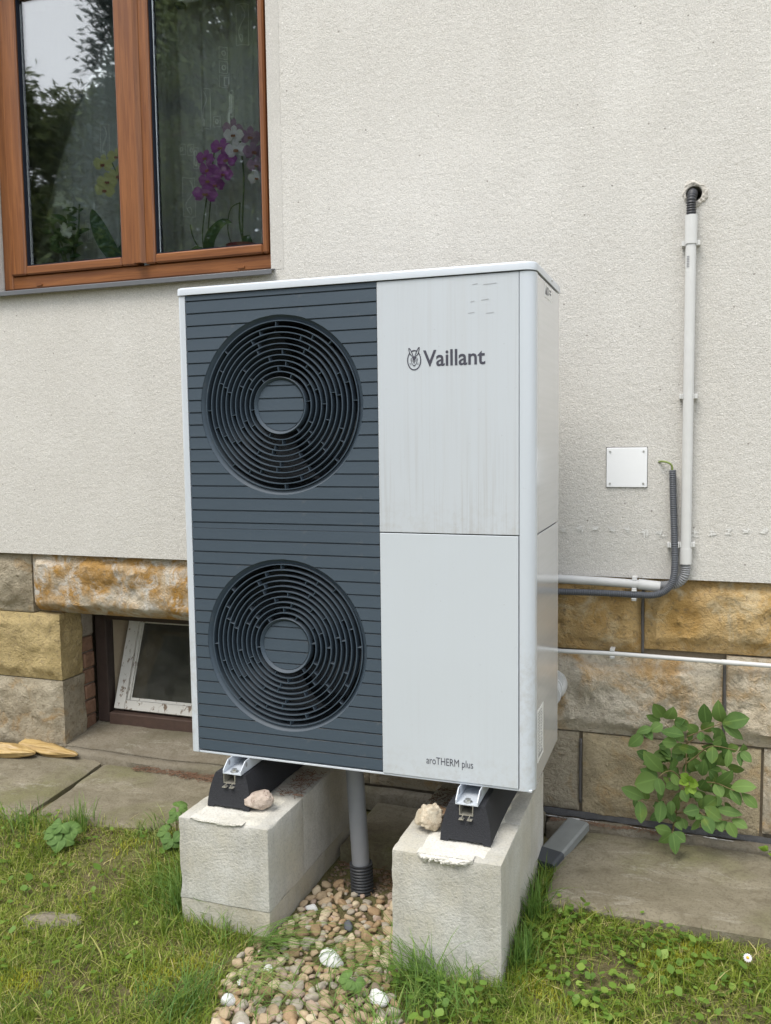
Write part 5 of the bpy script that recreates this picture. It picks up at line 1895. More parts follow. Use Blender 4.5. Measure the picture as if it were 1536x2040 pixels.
def petal_mat(name, a, b):
    t = NT(name)
    c = t.mix(t.noise(t.coord(rnd_off=True), 60, 3), a, b)
    return t.leafy(c, 0.6, 0.35)


M['yellow_petal'] = petal_mat('yellow_petal', (0.72, 0.72, 0.28), (0.80, 0.80, 0.42))
M['purple_petal'] = petal_mat('purple_petal', (0.34, 0.06, 0.36), (0.52, 0.16, 0.54))
M['white_petal'] = petal_mat('white_petal', (0.80, 0.76, 0.82), (0.85, 0.82, 0.86))
M['mauve_petal'] = petal_mat('mauve_petal', (0.40, 0.22, 0.38), (0.50, 0.32, 0.48))
M['cream_petal'] = petal_mat('cream_petal', (0.75, 0.80, 0.74), (0.82, 0.85, 0.80))
M['dark_lip'] = petal_mat('dark_lip', (0.30, 0.06, 0.10), (0.40, 0.22, 0.10))
M['house_leaf'] = m_leaf('houseplant_leaf', (0.03, 0.075, 0.03), (0.05, 0.12, 0.04), (0.06, 0.13, 0.05), 0.2)
M['house_stem'] = simple('houseplant_stem', (0.06, 0.10, 0.03), 0.5)
SILL = 1.730


def pot(parent, x, y, r, h, mat):
    MB().add(*(lambda n=20: ([(x + q * math.cos(2 * math.pi * k / n), y + q * math.sin(2 * math.pi * k / n), z) for (q, z) in ((r * .75, SILL), (r, SILL + h), (r * .9, SILL + h), (r * .85, SILL + h - 0.015)) for k in range(n)],
                             [(j * n + k, j * n + (k + 1) % n, (j + 1) * n + (k + 1) % n, (j + 1) * n + k) for j in range(3) for k in range(n)] + [tuple(range(n))[::-1], tuple(range(3 * n, 4 * n))]))()).build('pot', mat, parent, smooth=40)


def strap_leaf(parent, pts, w, nr=(0.2, -1, 0.3)):
    q = catmull(pts, 0.02)
    n = len(q)
    m = MB()
    vs = []
    for i, p in enumerate(q):
        t = (q[min(i + 1, n - 1)] - q[max(i - 1, 0)]).normalized()
        s = t.cross(Vector(nr)).normalized()
        f = i / (n - 1)
        ww = w / 2 * (math.sin(math.pi * min(1, 0.12 + 0.88 * f)) ** 0.6 if f < 1 else 0.03)
        vs += [p - s * ww, p + Vector((0, 0.006, 0)), p + s * ww]
    m.add(vs, [(3 * i + k, 3 * i + k + 1, 3 * i + k + 4, 3 * i + k + 3) for i in range(n - 1) for k in (0, 1)])
    m.build('leaf', M['house_leaf'], parent, smooth='all')


def stem(parent, pts, r=0.003):
    q = catmull(pts, 0.015)
    MB().tube(q, r, 7).build('stem', M['house_stem'], parent, smooth='all')


FACE = (0.45, -1, -0.1)
YO = 1.01
# yellow orchid
t = thing('potted_orchid', (-0.93, YO, SILL), 'yellow flowered orchid on the sill beside the middle window post', 'orchid')
pot(t, -0.93, YO, 0.055, 0.07, M['pot'])
stem(t, [(-0.93, YO, SILL + .06), (-0.915, YO, 1.95), (-0.915, YO, 2.12), (-0.95, YO - .01, 2.23)])
for c in ((-0.985, YO - .02, 2.215), (-0.965, YO - .025, 2.135), (-0.925, YO, 2.245), (-0.920, YO, 2.165), (-0.975, YO - .03, 2.10)):
    orchid_bloom(t, c, 0.043, (0.5 + rnd.uniform(-.2, .2), -1, -0.1 + rnd.uniform(-.2, .2)), M['yellow_petal'], M['dark_lip'], rnd.uniform(-.3, .3))
strap_leaf(t, [(-0.935, YO, SILL + .05), (-0.985, YO - .03, 1.88), (-1.035, YO - .03, 1.985), (-1.055, YO - .02, 2.03)], 0.075)
strap_leaf(t, [(-0.92, YO, SILL + .05), (-0.90, YO - .03, 1.83), (-0.87, YO - .03, 1.86)], 0.055)
# white flowered plant
t = thing('flowering_plant', (-1.20, YO, SILL), 'bushy houseplant with small white flowers behind the left pane', 'houseplant')
pot(t, -1.20, YO, 0.065, 0.06, M['pot'])
for (a, b) in (((-1.20, SILL + .05), (-1.19, 2.03)), ((-1.21, SILL + .05), (-1.30, 2.02)), ((-1.22, SILL + .05), (-1.37, 2.14)), ((-1.19, SILL + .05), (-1.12, 2.06)), ((-1.2, SILL + .05), (-1.16, 1.93))):
    P0, P1 = Vector((a[0], YO, a[1])), Vector((b[0], YO - .02, b[1]))
    stem(t, [P0, P0.lerp(P1, .5) + Vector((0.012, 0, .01)), P1], 0.004)
    for k in range(9):
        q = P0.lerp(P1, 0.3 + 0.075 * k)
        d = Vector((rnd.choice((-1, 1)) * rnd.uniform(.5, 1), rnd.uniform(-.8, .3), rnd.uniform(-.2, .7))).normalized()
        v, f = leaf_pts(q, q + d * rnd.uniform(.04, .075), 0.030, (0.2, -1, 0.5), 0.15, 0.15, 5)
        MB().add(v, f).build('leaf', M['house_leaf'], t, smooth='all')
for (x, z) in ((-1.215, 2.065), (-1.185, 2.055), (-1.155, 2.04), (-1.19, 1.945), (-1.165, 1.93), (-1.20, 2.095), (-1.385, 2.12)):
    m = MB()
    c = Vector((x, YO - 0.04, z))
    for k in range(6):
        a = k * math.pi / 3 + rnd.random()
        d = Vector((math.cos(a), -0.5, math.sin(a))).normalized()
        petal(m, c, d, Vector(FACE).normalized(), rnd.uniform(.024, .036), 0.018)
    m.build('bloom', M['cream_petal'], t, smooth='all')
# purple orchid
t = thing('potted_orchid', (-0.49, YO, SILL), 'purple flowered orchid on the sill behind the right pane', 'orchid')
pot(t, -0.49, YO, 0.055, 0.06, M['pot'])
stem(t, [(-0.50, YO, SILL + .05), (-0.505, YO, 1.88), (-0.485, YO, 2.00), (-0.46, YO, 2.10), (-0.43, YO, 2.24)])
stem(t, [(-0.48, YO, SILL + .05), (-0.475, YO, 1.90), (-0.46, YO, 2.02)])
for (x, z, r) in ((-0.475, 2.185, .040), (-0.465, 2.14, .042), (-0.455, 2.085, .040), (-0.470, 2.03, .052), (-0.405, 2.13, .045), (-0.375, 2.10, .040), (-0.385, 2.21, .048), (-0.36, 2.16, .045), (-0.43, 2.07, .040)):
    orchid_bloom(t, (x, YO - rnd.uniform(0, .04), z), r, (0.4 + rnd.uniform(-.5, .3), -1, rnd.uniform(-.3, .3)), M['purple_petal'], M['dark_lip'], rnd.uniform(-.4, .4))
strap_leaf(t, [(-0.48, YO, SILL + .04), (-0.45, YO - .03, 1.85), (-0.38, YO - .04, 1.905), (-0.33, YO - .03, 1.895)], 0.055)
strap_leaf(t, [(-0.49, YO, SILL + .04), (-0.53, YO - .03, 1.80), (-0.555, YO - .04, 1.80)], 0.06)
stem(t, [(-0.50, YO, SILL + .05), (-0.545, YO - .01, 1.86), (-0.56, YO - .01, 1.93)], 0.003)
# white-mauve orchid
t = thing('potted_orchid', (-0.30, YO, SILL), 'white and mauve orchid in a red pot at the right edge of the window', 'orchid')
pot(t, -0.32, YO + .02, 0.075, 0.085, M['red_pot'])
stem(t, [(-0.315, YO, SILL + .05), (-0.310, YO, 1.92), (-0.300, YO, 2.10), (-0.315, YO, 2.27)], 0.004)
stem(t, [(-0.30, YO, SILL + .05), (-0.325, YO, 1.90), (-0.32, YO, 2.0)], 0.004)
for (x, z, r, mt) in ((-0.325, 2.255, .042, 'white_petal'), (-0.315, 2.195, .046, 'white_petal'), (-0.345, 2.29, .045, 'mauve_petal'), (-0.265, 2.25, .045, 'mauve_petal'), (-0.25, 2.19, .045, 'mauve_petal'), (-0.24, 2.13, .04, 'mauve_petal'), (-0.225, 2.07, .035, 'white_petal')):
    orchid_bloom(t, (x, YO - (.03 if mt == 'white_petal' else 0), z), r, (0.45 + rnd.uniform(-.3, .3), -1, rnd.uniform(-.2, .2)), M[mt], M['dark_lip'], rnd.uniform(-.2, .2))
stem(t, [(-0.345, YO - .01, SILL + .05), (-0.37, YO - .02, 1.87), (-0.355, YO - .02, 1.96), (-0.30, YO - .02, 1.985)], 0.0025)
strap_leaf(t, [(-0.30, YO, SILL + .05), (-0.28, YO - .03, 1.84), (-0.255, YO - .02, 1.80)], 0.03)


def curtain(x0, x1, y, seed, label, w0=0.0):
    n, mz = 150, 12
    m = MB()

    def P(u, z, d=0.0):
        x = x0 + (x1 - x0) * u
        f = 0.014 * math.sin(u * 46 + seed) + 0.008 * math.sin(u * 97 + 2 * seed + 0.3 * z) + 0.012 * math.sin(u * 13 + seed * 3)
        return (x + 0.10 * (2.9 - z) * (0.3 - u) * 0.6, y + f - d, z)
    vs = [P(i / n, 1.76 + 1.25 * j / mz) for j in range(mz + 1) for i in range(n + 1)]
    m.add(vs, [(j * (n + 1) + i, j * (n + 1) + i + 1, (j + 1) * (n + 1) + i + 1, (j + 1) * (n + 1) + i) for j in range(mz) for i in range(n)])
    o = m.build('curtain', M['curtain'], None, smooth='all')
    tag(o, label, 'curtain', 'sheer curtains behind the window')
    return o, P


def motif(o, P, kind, u, z, w, h):
    """embroidered outline following the folds of the curtain"""
    m = MB()

    def line(pts, t):
        v = [P(a, b, 0.003) for a, b in pts]
        for p, q in zip(v[:-1], v[1:]):
            dx, dz = q[0] - p[0], q[2] - p[2]
            L = math.hypot(dx, dz) or 1
            nx_, nz_ = -dz / L * t, dx / L * t
            m.add([(p[0] - nx_, p[1], p[2] - nz_), (q[0] - nx_, q[1], q[2] - nz_), (q[0] + nx_, q[1], q[2] + nz_), (p[0] + nx_, p[1], p[2] + nz_)], [(0, 1, 2, 3)])

    def seg(a, b, n=8):
        return [(a[0] + (b[0] - a[0]) * i / n, a[1] + (b[1] - a[1]) * i / n) for i in range(n + 1)]
    c = [(u, z), (u + w, z), (u + w, z + h), (u, z + h), (u, z)]
    for a, b in zip(c[:-1], c[1:]):
        line(seg(a, b), 0.0013)
    if kind == 'wave':
        pts = []
        for i in range(40):
            f = i / 39
            pts.append((u + w * (0.5 + 0.28 * math.sin(f * 5.0)), z + h * (0.95 - 0.70 * f)))
        for i in range(20):
            a = -1.2 + i * 0.36
            r = 0.20 * (1 - i / 26)
            pts.append((u + w * (0.42 + r * math.cos(a)), z + h * (0.17 + 0.6 * r * math.sin(a))))
        line(pts, 0.0018)
    elif kind == 'dot':
        line([(u + w * (0.5 + 0.2 * math.cos(k)), z + h * (0.5 + 0.2 * math.sin(k))) for k in np.linspace(0, 6.3, 14)], 0.003)
    else:
        c = [(u + w * .3, z + h * .15), (u + w * .7, z + h * .15), (u + w * .7, z + h * .85), (u + w * .3, z + h * .85), (u + w * .3, z + h * .15)]
        for a, b in zip(c[:-1], c[1:]):
            line(seg(a, b, 4), 0.0022)
    m.build('motif', M['motif'], o)


o, Pf = curtain(-1.70, -0.72, 1.135, 1.3, 'sheer pale curtain with stitched motifs behind the left pane')
for k, u, z, w, h in (('wave', .54, 2.28, .055, .16), ('bar', .70, 2.21, .02, .10), ('dot', .66, 2.26, .03, .04), ('bar', .74, 2.26, .02, .10), ('dot', .45, 2.05, .04, .05), ('wave', .30, 2.42, .055, .16), ('bar', .40, 1.92, .03, .10)):
    motif(o, Pf, k, (u * 0.70 + 0.24) / 0.98, z, w * 0.714, h)
o, Pf = curtain(-0.98, -0.03, 1.165, 2.1, 'sheer pale curtain with stitched motifs behind the right pane')
for k, u, z, w, h in (('wave', .27, 2.36, .075, .17), ('dot', .36, 2.37, .04, .045), ('wave', .15, 1.99, .07, .17), ('dot', .40, 2.60, .04, .05), ('dot', .40, 2.66, .04, .05), ('bar', .40, 2.54, .07, .05), ('bar', .44, 2.34, .03, .11), ('bar', .47, 2.40, .03, .11),
                      ('dot', .13, 2.26, .04, .045), ('dot', .18, 2.26, .04, .045), ('bar', .215, 2.20, .03, .09), ('wave', .52, 2.70, .07, .17)):
    motif(o, Pf, k, (u * 0.73 + 0.20) / 0.95, z, w * 0.768, h)
bl = thing('blind_rail', (-0.35, 0.945, 2.77), 'white blind rail with a dark end clip inside the right pane', 'blind')
m = MB().box(-0.542, -0.150, 0.930, 0.955, 2.800, 2.835, 0.004)
m.build('rail', M['blind'], bl)
MB().box(-0.560, -0.520, 0.925, 0.960, 2.783, 2.799, 0.003).build('end_clip', M['gasket'], bl)

# ------------------------------------------------------------------ pebbles
PEB = {
    'tan': m_rock('tan_pebble', (0.386, 0.291, 0.184), (0.495, 0.382, 0.248), (0.255, 0.187, 0.117), 22, bump=0.0015, dkamt=0.5),
    'rust': m_rock('rusty_pebble', (0.305, 0.205, 0.117), (0.418, 0.292, 0.168), (0.194, 0.124, 0.076), 20, bump=0.0015, dkamt=0.5),
    'grey': m_rock('grey_pebble', (0.339, 0.301, 0.238), (0.450, 0.400, 0.321), (0.227, 0.197, 0.151), 24, bump=0.0015, dkamt=0.5),
    'pink': m_rock('pinkish_pebble', (0.348, 0.259, 0.201), (0.452, 0.346, 0.269), (0.233, 0.166, 0.128), 24, bump=0.0015, dkamt=0.5),
    'cream': m_rock('cream_pebble', (0.537, 0.445, 0.306), (0.661, 0.561, 0.399), (0.389, 0.301, 0.197), 22, bump=0.0015, dkamt=0.5),
    'white': m_rock('white_pebble', (0.762, 0.762, 0.724), (0.800, 0.800, 0.800), (0.532, 0.519, 0.481), 20, bump=0.0015, dkamt=0.45),
    'slate': m_rock('slate_pebble', (0.085, 0.09, 0.105), (0.12, 0.125, 0.14), (0.05, 0.05, 0.06), 24, bump=0.001, dkamt=0.3),
}
PWORD = {'tan': 'tan', 'rust': 'rusty brown', 'grey': 'grey', 'pink': 'pinkish', 'cream': 'cream', 'white': 'white', 'slate': 'dark slate'}
PCACHE = {}


def pebble_mesh(shape, colr):
    k = (shape, colr)
    if k not in PCACHE:
        rg = random.Random(shape + 50)
        v, f = rock_verts(2, (1.0, rg.uniform(0.66, 0.9), rg.uniform(0.50, 0.72)), 60 + shape * 3.7, 0.24, 6 + shape % 5)
        me = bpy.data.meshes.new('pebble')
        me.from_pydata([tuple(p) for p in v], [], f)
        me.materials.append(PEB[colr])
        me.polygons.foreach_set('use_smooth', [True] * len(f))
        PCACHE[k] = me
    return PCACHE[k]


BIG_WHITE = [((0.560, -0.195), 0.074, 'white', 'large white quartz pebble on the bed midway between the plinths'),
             ((0.462, -0.565), 0.070, 'white', 'flat bright white pebble at the front left of the pebble bed'),
             ((0.740, -0.300), 0.062, 'white', 'white pebble half under the long grass tuft in front of the right plinth'),
             ((0.540, -0.015), 0.045, 'slate', 'dark slate pebble near the drain pipe'),
             ((0.655, -0.470), 0.078, 'tan', 'large angular tan pebble at the front of the pebble bed')]
placed = []


def put_pebble(x, y, d, colr, label, group, z=None):
    me = pebble_mesh(rnd.randrange(12), colr)
    o = bpy.data.objects.new('pebble', me)
    COL.objects.link(o)
    o.location = (x, y, (gh(x, y) + 0.001 if z is None else z) + 0.15 * d)
    o.rotation_euler = (rnd.uniform(-.5, .5), rnd.uniform(-.5, .5), rnd.uniform(0, 6.28))
    o.scale = (d, d, d)
    tag(o, label, 'pebble', group)


for (p, d, c, lb) in BIG_WHITE:
    placed.append((p[0], p[1], d))
    put_pebble(p[0], p[1], d, c, lb, 'loose pebbles')
names_w = ['tan'] * 12 + ['rust'] * 7 + ['grey'] * 7 + ['pink'] * 3 + ['cream'] * 5 + ['white'] * 1
cand = []
tries = 0
while len(placed) < 298 and tries < 40000:
    tries += 1
    x, y = rnd.uniform(0.26, 0.90), rnd.uniform(-0.82, 0.20)
    if not inside(x, y, BED):
        continue
    d = rnd.uniform(0.028, 0.052) * (1.15 if y < -0.3 else 0.95)
    if tries > 12000:
        d *= 0.75
    if any((x - a) ** 2 + (y - b) ** 2 < (0.40 * (d + e)) ** 2 for a, b, e in placed):
        continue
    if BLOCKS[0][0] - .02 < x < BLOCKS[0][1] + d * .4 and y > BLK_Y0 - d * .4 or x > BLOCKS[1][0] - d * .4 and y > BLK_Y0 - d * .4:
        continue
    if (x - 0.505) ** 2 + (y - 0.195) ** 2 < (0.05 + d * .4) ** 2:
        continue
    placed.append((x, y, d))
    w = list(names_w)
    if y < -0.33:
        w += ['cream'] * 9 + ['white'] * 2 + ['grey'] * 4 + ['pink'] * 1
    c = rnd.choice(w)
    big = d > 0.037
    if y > 0.07:
        where = 'at the foot of the drain pipe'
    elif y > -0.15:
        where = 'along the side of the left plinth' if x < 0.46 else ('along the side of the right plinth' if x > 0.62 else 'midway between the plinths')
    elif y > -0.30:
        where = 'just before the left plinth corner' if x < 0.45 else ('just before the right plinth corner' if x > 0.62 else 'round the large white quartz pebble')
    elif y > -0.48:
        where = 'where the bed widens, beside the left lawn' if x < 0.50 else ('where the bed widens, beside the right lawn' if x > 0.68 else 'where the bed widens, in its middle')
    else:
        where = 'at the front edge beside the left lawn' if x < 0.53 else ('at the front edge beside the right lawn' if x > 0.70 else 'at the front edge of the bed, in its middle')
    put_pebble(x, y, d, c, f"{'larger' if big else 'small'} {PWORD[c]} pebble {where}", f"{'larger' if big else 'small'} {PWORD[c]} pebbles {where}")
# finer stones that fill the gaps
fill = MB()
vv, ff = ICO[1]
for _ in range(900):
    x, y = rnd.uniform(0.26, 0.90), rnd.uniform(-1.0, 0.25)
    if not inside(x, y, BED):
        continue
    if (BLOCKS[0][0] < x < BLOCKS[0][1] + .012 or x > BLOCKS[1][0] - .012) and y > BLK_Y0 - .012:
        continue
    d = rnd.uniform(0.007, 0.016)
    a = rnd.random() * 6.28
    z = gh(x, y) + 0.004
    q = []
    for p in vv:
        k = 1 + 0.25 * noise.noise(p * 2 + Vector((x * 50, y * 50, 0)))
        q.append((x + (p.x * math.cos(a) - p.y * math.sin(a) * 0.7) * d * k, y + (p.x * math.sin(a) + p.y * math.cos(a) * .7) * d * k, z + p.z * d * 0.6 * k))
    fill.add(q, ff, rnd.randrange(4))
o = fill.build('gravel', [PEB['tan'], PEB['grey'], PEB['pink'], PEB['rust']], None, smooth='all', base=(0.55, -0.3, GZ))
tag(o, 'fine gravel filling the gaps of the pebble bed', 'gravel', kind='stuff')

# ------------------------------------------------------------------ lawn
NPR = np.random.default_rng(11)


def blades(pos, h, w, lean, az, tint, name, mat, parent=None, label=None, cat=None, kind=None, group=None, bend=1.0):
    """many grass blades as one mesh: each a tapering strip of two quads and a tip"""
    n = len(pos)
    pos, h, w, lean, az, tint = [np.asarray(a, dtype=float) for a in (pos, h, w, lean, az, tint)]
    d = np.stack([np.cos(az), np.sin(az), np.zeros(n)], 1)
    tw = az + np.pi / 2 + NPR.uniform(-.7, .7, n)
    s = np.stack([np.cos(tw), np.sin(tw), np.zeros(n)], 1)
    up = np.array([0, 0, 1.0])
    V = np.zeros((n, 7, 3))
    for i, f in enumerate((0, 0.4, 0.75, 1.0)):
        out_ = (lean * h * f ** (1 + bend))[:, None] * d
        z = (h * (f - 0.35 * np.minimum(lean, 1.6) * f * f * (bend)))[:, None] * up
        c = pos + out_ + z
        ww = (w * (1.0, 0.85, 0.55, 0)[i] / 2)[:, None] * s
        if i < 3:
            V[:, 2 * i] = c - ww
            V[:, 2 * i + 1] = c + ww
        else:
            V[:, 6] = c
    F4 = np.array([[0, 1, 3, 2], [2, 3, 5, 4]])
    me = bpy.data.meshes.new(name)
    base = pos.mean(axis=0)
    nv = n * 7
    me.vertices.add(nv)
    me.vertices.foreach_set('co', (V.reshape(-1, 3) - base).ravel())
    q = (np.arange(n)[:, None, None] * 7 + F4[None]).reshape(-1, 4)
    t = (np.arange(n)[:, None] * 7 + np.array([4, 5, 6])[None])
    loops = np.concatenate([q.ravel(), t.ravel()])
    me.loops.add(len(loops))
    me.loops.foreach_set('vertex_index', loops.astype(np.int32))
    npoly = len(q) + len(t)
    me.polygons.add(npoly)
    st = np.concatenate([np.arange(len(q)) * 4, len(q) * 4 + np.arange(len(t)) * 3])
    me.polygons.foreach_set('loop_start', st.astype(np.int32))
    try:
        me.polygons.foreach_set('loop_total', np.concatenate([np.full(len(q), 4), np.full(len(t), 3)]).astype(np.int32))
    except Exception:
        pass
    me.update(calc_edges=True)
    me.validate()
    me.materials.append(mat)
    o = link(name, me, parent, Vector(base) - (wloc(parent) if parent else Vector((0, 0, 0))))
    set_tint(o, np.repeat(tint, 7))
    return tag(o, label, cat, group, kind)


M['grass'] = m_tint('grass_blade', (0.085, 0.155, 0.018), (0.27, 0.335, 0.042), (0.56, 0.48, 0.22))
M['long_grass'] = m_tint('long_grass_blade', (0.085, 0.175, 0.032), (0.165, 0.28, 0.055), (0.34, 0.40, 0.12))
M['clover'] = m_tint('clover_leaf', (0.10, 0.19, 0.028), (0.17, 0.28, 0.045), (0.27, 0.38, 0.07), 0.35, 0.5)
M['moss'] = m_tint('moss', (0.22, 0.24, 0.02), (0.36, 0.36, 0.03), (0.48, 0.46, 0.05), 0.25, 0.8)


def lawn_ok(x, y, spill=0.0):
    if BLOCKS[0][0] - .004 < x < BLOCKS[0][1] + .004 and y > BLK_Y0 - .004:
        return False
    if BLOCKS[1][0] - .004 < x < BLOCKS[1][1] + .004 and y > BLK_Y0 - .004:
        return False
    if 0.3 < x < 0.75 and y > -0.2:
        return False
    if inside(x, y, BED):
        return False
    if 1.04 <= x < 1.10:
        return y < 0.42
    return y < slab_front(x) + 0.015 * noise.noise(Vector((x * 9, 0, 0))) + spill


def scatter(n, x0, x1, y0, y1, dens=None, spill=0.0):
    o = []
    while len(o) < n:
        x, y = rnd.uniform(x0, x1), rnd.uniform(y0, y1)
        if not lawn_ok(x, y, spill):
            continue
        if dens and rnd.random() > dens(x, y):
            continue
        o.append((x, y, gh(x, y) - 0.003))
    return o


def dens(x, y):
    return max(0.10, min(1.0, 0.66 + 1.1 * noise.noise(Vector((x * 4.2, y * 4.2, 5))) + 0.3 * noise.noise(Vector((x * 13, y * 13, 2)))))


def lawn(n, x0, x1, y0, y1, hs):
    p = scatter(n, x0, x1, y0, y1, dens, 0.01)
    a = np.array(p)
    k = np.array([noise.noise(Vector((q[0] * 3.1, q[1] * 3.1, 8))) for q in p])
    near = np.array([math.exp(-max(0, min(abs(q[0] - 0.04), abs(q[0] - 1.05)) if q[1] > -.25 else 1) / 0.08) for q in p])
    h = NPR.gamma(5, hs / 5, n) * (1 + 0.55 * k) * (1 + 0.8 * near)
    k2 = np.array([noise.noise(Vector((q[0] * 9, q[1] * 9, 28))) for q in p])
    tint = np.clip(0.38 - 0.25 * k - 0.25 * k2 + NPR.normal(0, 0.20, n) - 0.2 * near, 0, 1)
    dead = NPR.random(n) < (0.10 + 0.55 * np.clip(-k - 0.5 * k2, 0, 1) ** 1.3)
    tint[dead] = NPR.uniform(0.75, 1.0, dead.sum())
    lean = np.abs(NPR.normal(0.75, 0.5, n)) + dead * 0.7
    h = np.where(dead, h * 0.75, h)
    return a, h, NPR.gamma(4, 0.0021 / 4, n) + 0.0005, lean, NPR.uniform(0, 2 * np.pi, n), tint


parts_ = [lawn(78000, -1.75, 0.42, -1.25, 0.36, 0.030), lawn(60000, 0.62, 2.4, -1.0, 0.42, 0.028)]
args = [np.concatenate([q[i] for q in parts_]) for i in range(6)]
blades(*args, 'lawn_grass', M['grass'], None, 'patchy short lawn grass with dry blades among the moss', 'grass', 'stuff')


def tuft(x, y, n, hmin, hmax, spread, label, lean=0.5, az=None, azs=3.2, tint=0.35, group='long grass tufts'):
    a = NPR.normal(0, spread, (n, 2))
    pos = [(x + p[0], y + p[1], gh(x + p[0], y + p[1]) - 0.004) for p in a]
    pos = [p for p in pos if not (any(b0 - .004 < p[0] < b1 + .004 for b0, b1 in BLOCKS) and p[1] > BLK_Y0 - .003)]
    n = len(pos)
    aa = NPR.uniform(0, 2 * np.pi, n) if az is None else NPR.normal(az, azs, n)
    return blades(pos, NPR.uniform(hmin, hmax, n), NPR.uniform(0.0022, 0.0042, n), np.abs(NPR.normal(lean, 0.3, n)), aa, np.clip(NPR.normal(tint, .22, n), 0, 1), 'grass_tuft', M['long_grass'], None, label, 'grass tuft', None, group)


# x, y, count, heights, spread, label
tuft(0.835, -0.185, 170, 0.10, 0.22, 0.040, 'thick long grass tuft leaning left over the pebbles before the right plinth', 0.9, math.pi, 0.9)
tuft(0.93, -0.215, 140, 0.06, 0.15, 0.050, 'shorter grass tuft at the foot of the right plinth face', 0.7, math.pi * 0.9, 1.2)
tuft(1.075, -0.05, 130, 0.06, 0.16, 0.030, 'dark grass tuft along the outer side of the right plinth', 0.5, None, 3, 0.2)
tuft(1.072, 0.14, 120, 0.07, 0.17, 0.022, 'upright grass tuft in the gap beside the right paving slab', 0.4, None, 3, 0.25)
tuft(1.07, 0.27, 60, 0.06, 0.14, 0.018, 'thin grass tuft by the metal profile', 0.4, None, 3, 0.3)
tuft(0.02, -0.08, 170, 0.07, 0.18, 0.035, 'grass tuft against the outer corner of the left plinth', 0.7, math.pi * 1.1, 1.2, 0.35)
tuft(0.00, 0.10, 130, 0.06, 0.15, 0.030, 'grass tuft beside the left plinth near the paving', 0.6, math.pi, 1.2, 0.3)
tuft(0.17, -0.19, 60, 0.05, 0.13, 0.05, 'loose grass tuft in front of the left plinth face', 0.6, None, 3, 0.45)
tuft(0.34, -0.215, 90, 0.07, 0.20, 0.030, 'flat grass tuft trailing from the left plinth corner across the pebbles', 1.5, 0.15, 0.35, 0.4)
tuft(-0.62, 0.18, 90, 0.07, 0.15, 0.028, 'upright grass tuft at the left paving edge below the slab joint', 0.45, None, 3, 0.35)
tuft(0.25, -0.50, 150, 0.06, 0.14, 0.06, 'bluish grass tuft on the left shore of the pebble bed', 0.7, 0.3, 1.2, 0.15)
tuft(0.88, -0.30, 130, 0.05, 0.13, 0.05, 'bushy grass tuft on the right shore of the pebble bed', 0.8, None, 3, 0.4)
tuft(0.62, -0.33, 34, 0.05, 0.13, 0.05, 'few green blades sprouting through the middle of the pebble bed', 1.2, 0.2, 1.0, 0.4)
tuft(0.44, -0.42, 60, 0.05, 0.12, 0.05, 'thin grass blades creeping over the left of the pebble bed', 1.1, 0.3, 0.9, 0.4)
tuft(0.76, -0.44, 80, 0.05, 0.13, 0.05, 'thin grass blades creeping over the right of the pebble bed', 1.1, 2.9, 0.9, 0.4)
tuft(0.58, -0.215, 50, 0.06, 0.15, 0.05, 'sparse green blades lying across the pebble bed behind the white quartz pebble', 1.4, 0.1, 0.5, 0.45)
tuft(-0.30, 0.26, 70, 0.05, 0.12, 0.06, 'loose grass tuft overhanging the left paving slab edge', 0.7, None, 3, 0.45)
tuft(-0.85, 0.14, 90, 0.05, 0.12, 0.05, 'grass tuft at the lawn end of the slab joint', 0.6, None, 3, 0.35)
tuft(-0.05, -0.02, 110, 0.06, 0.16, 0.05, 'loose grass tuft left of the left plinth', 0.7, math.pi, 1.4, 0.45)
tuft(0.36, -0.33, 40, 0.05, 0.12, 0.04, 'dry grass strands lying across the left of the pebble bed', 1.6, 0.0, 0.6, 0.95)


def leaves_patch(name, n, region, size, hrange, mat, label, cat, round_=True, dens_=None, tbase=0.4):
    """ground cover: round or lobed leaves held at a small height"""
    V, F, T = [], [], []
    k = 0
    while k < n:
        x, y = rnd.uniform(region[0], region[1]), rnd.uniform(region[2], region[3])
        if not lawn_ok(x, y, 0.03):
            continue
        if dens_ and rnd.random() > dens_(x, y):
            continue
        k += 1
        r = rnd.uniform(*size)
        z = gh(x, y) + rnd.uniform(*hrange)
        a0 = rnd.random() * 6.28
        tx, ty = rnd.gauss(0, .32), rnd.gauss(-0.12, .32)
        b = len(V)
        m = 8
        V.append((x, y, z - r * 0.12))
        tt = min(1, max(0, rnd.gauss(tbase, .25)))
        for j in range(m):
            a = a0 + 2 * math.pi * j / m
            rr = r * (1 + 0.12 * math.cos(3 * (a - a0))) * (0.55 if j == 0 else 1)
            dx, dy = rr * math.cos(a), rr * math.sin(a)
            V.append((x + dx, y + dy, z + dx * tx + dy * ty))
        T += [tt] * (m + 1)
        for j in range(m):
            F.append((b, b + 1 + j, b + 1 + (j + 1) % m))
    mb = MB().add(V, F)
    o = mb.build(name, mat, None, smooth='all', base=(sum(region[:2]) / 2, sum(region[2:]) / 2, GZ))
    set_tint(o, T)
    return tag(o, label, cat, None, 'stuff')


def ivy_d(x, y):
    return max(0.0, min(1, 0.06 + 1.3 * noise.noise(Vector((x * 5, y * 5, 3))) + 0.9 * math.exp(-((x - 1.24) ** 2 + (y - 0.10) ** 2) / 0.018) + 0.5 * math.exp(-((x - 1.5) ** 2 + (y - 0.02) ** 2) / 0.03)))


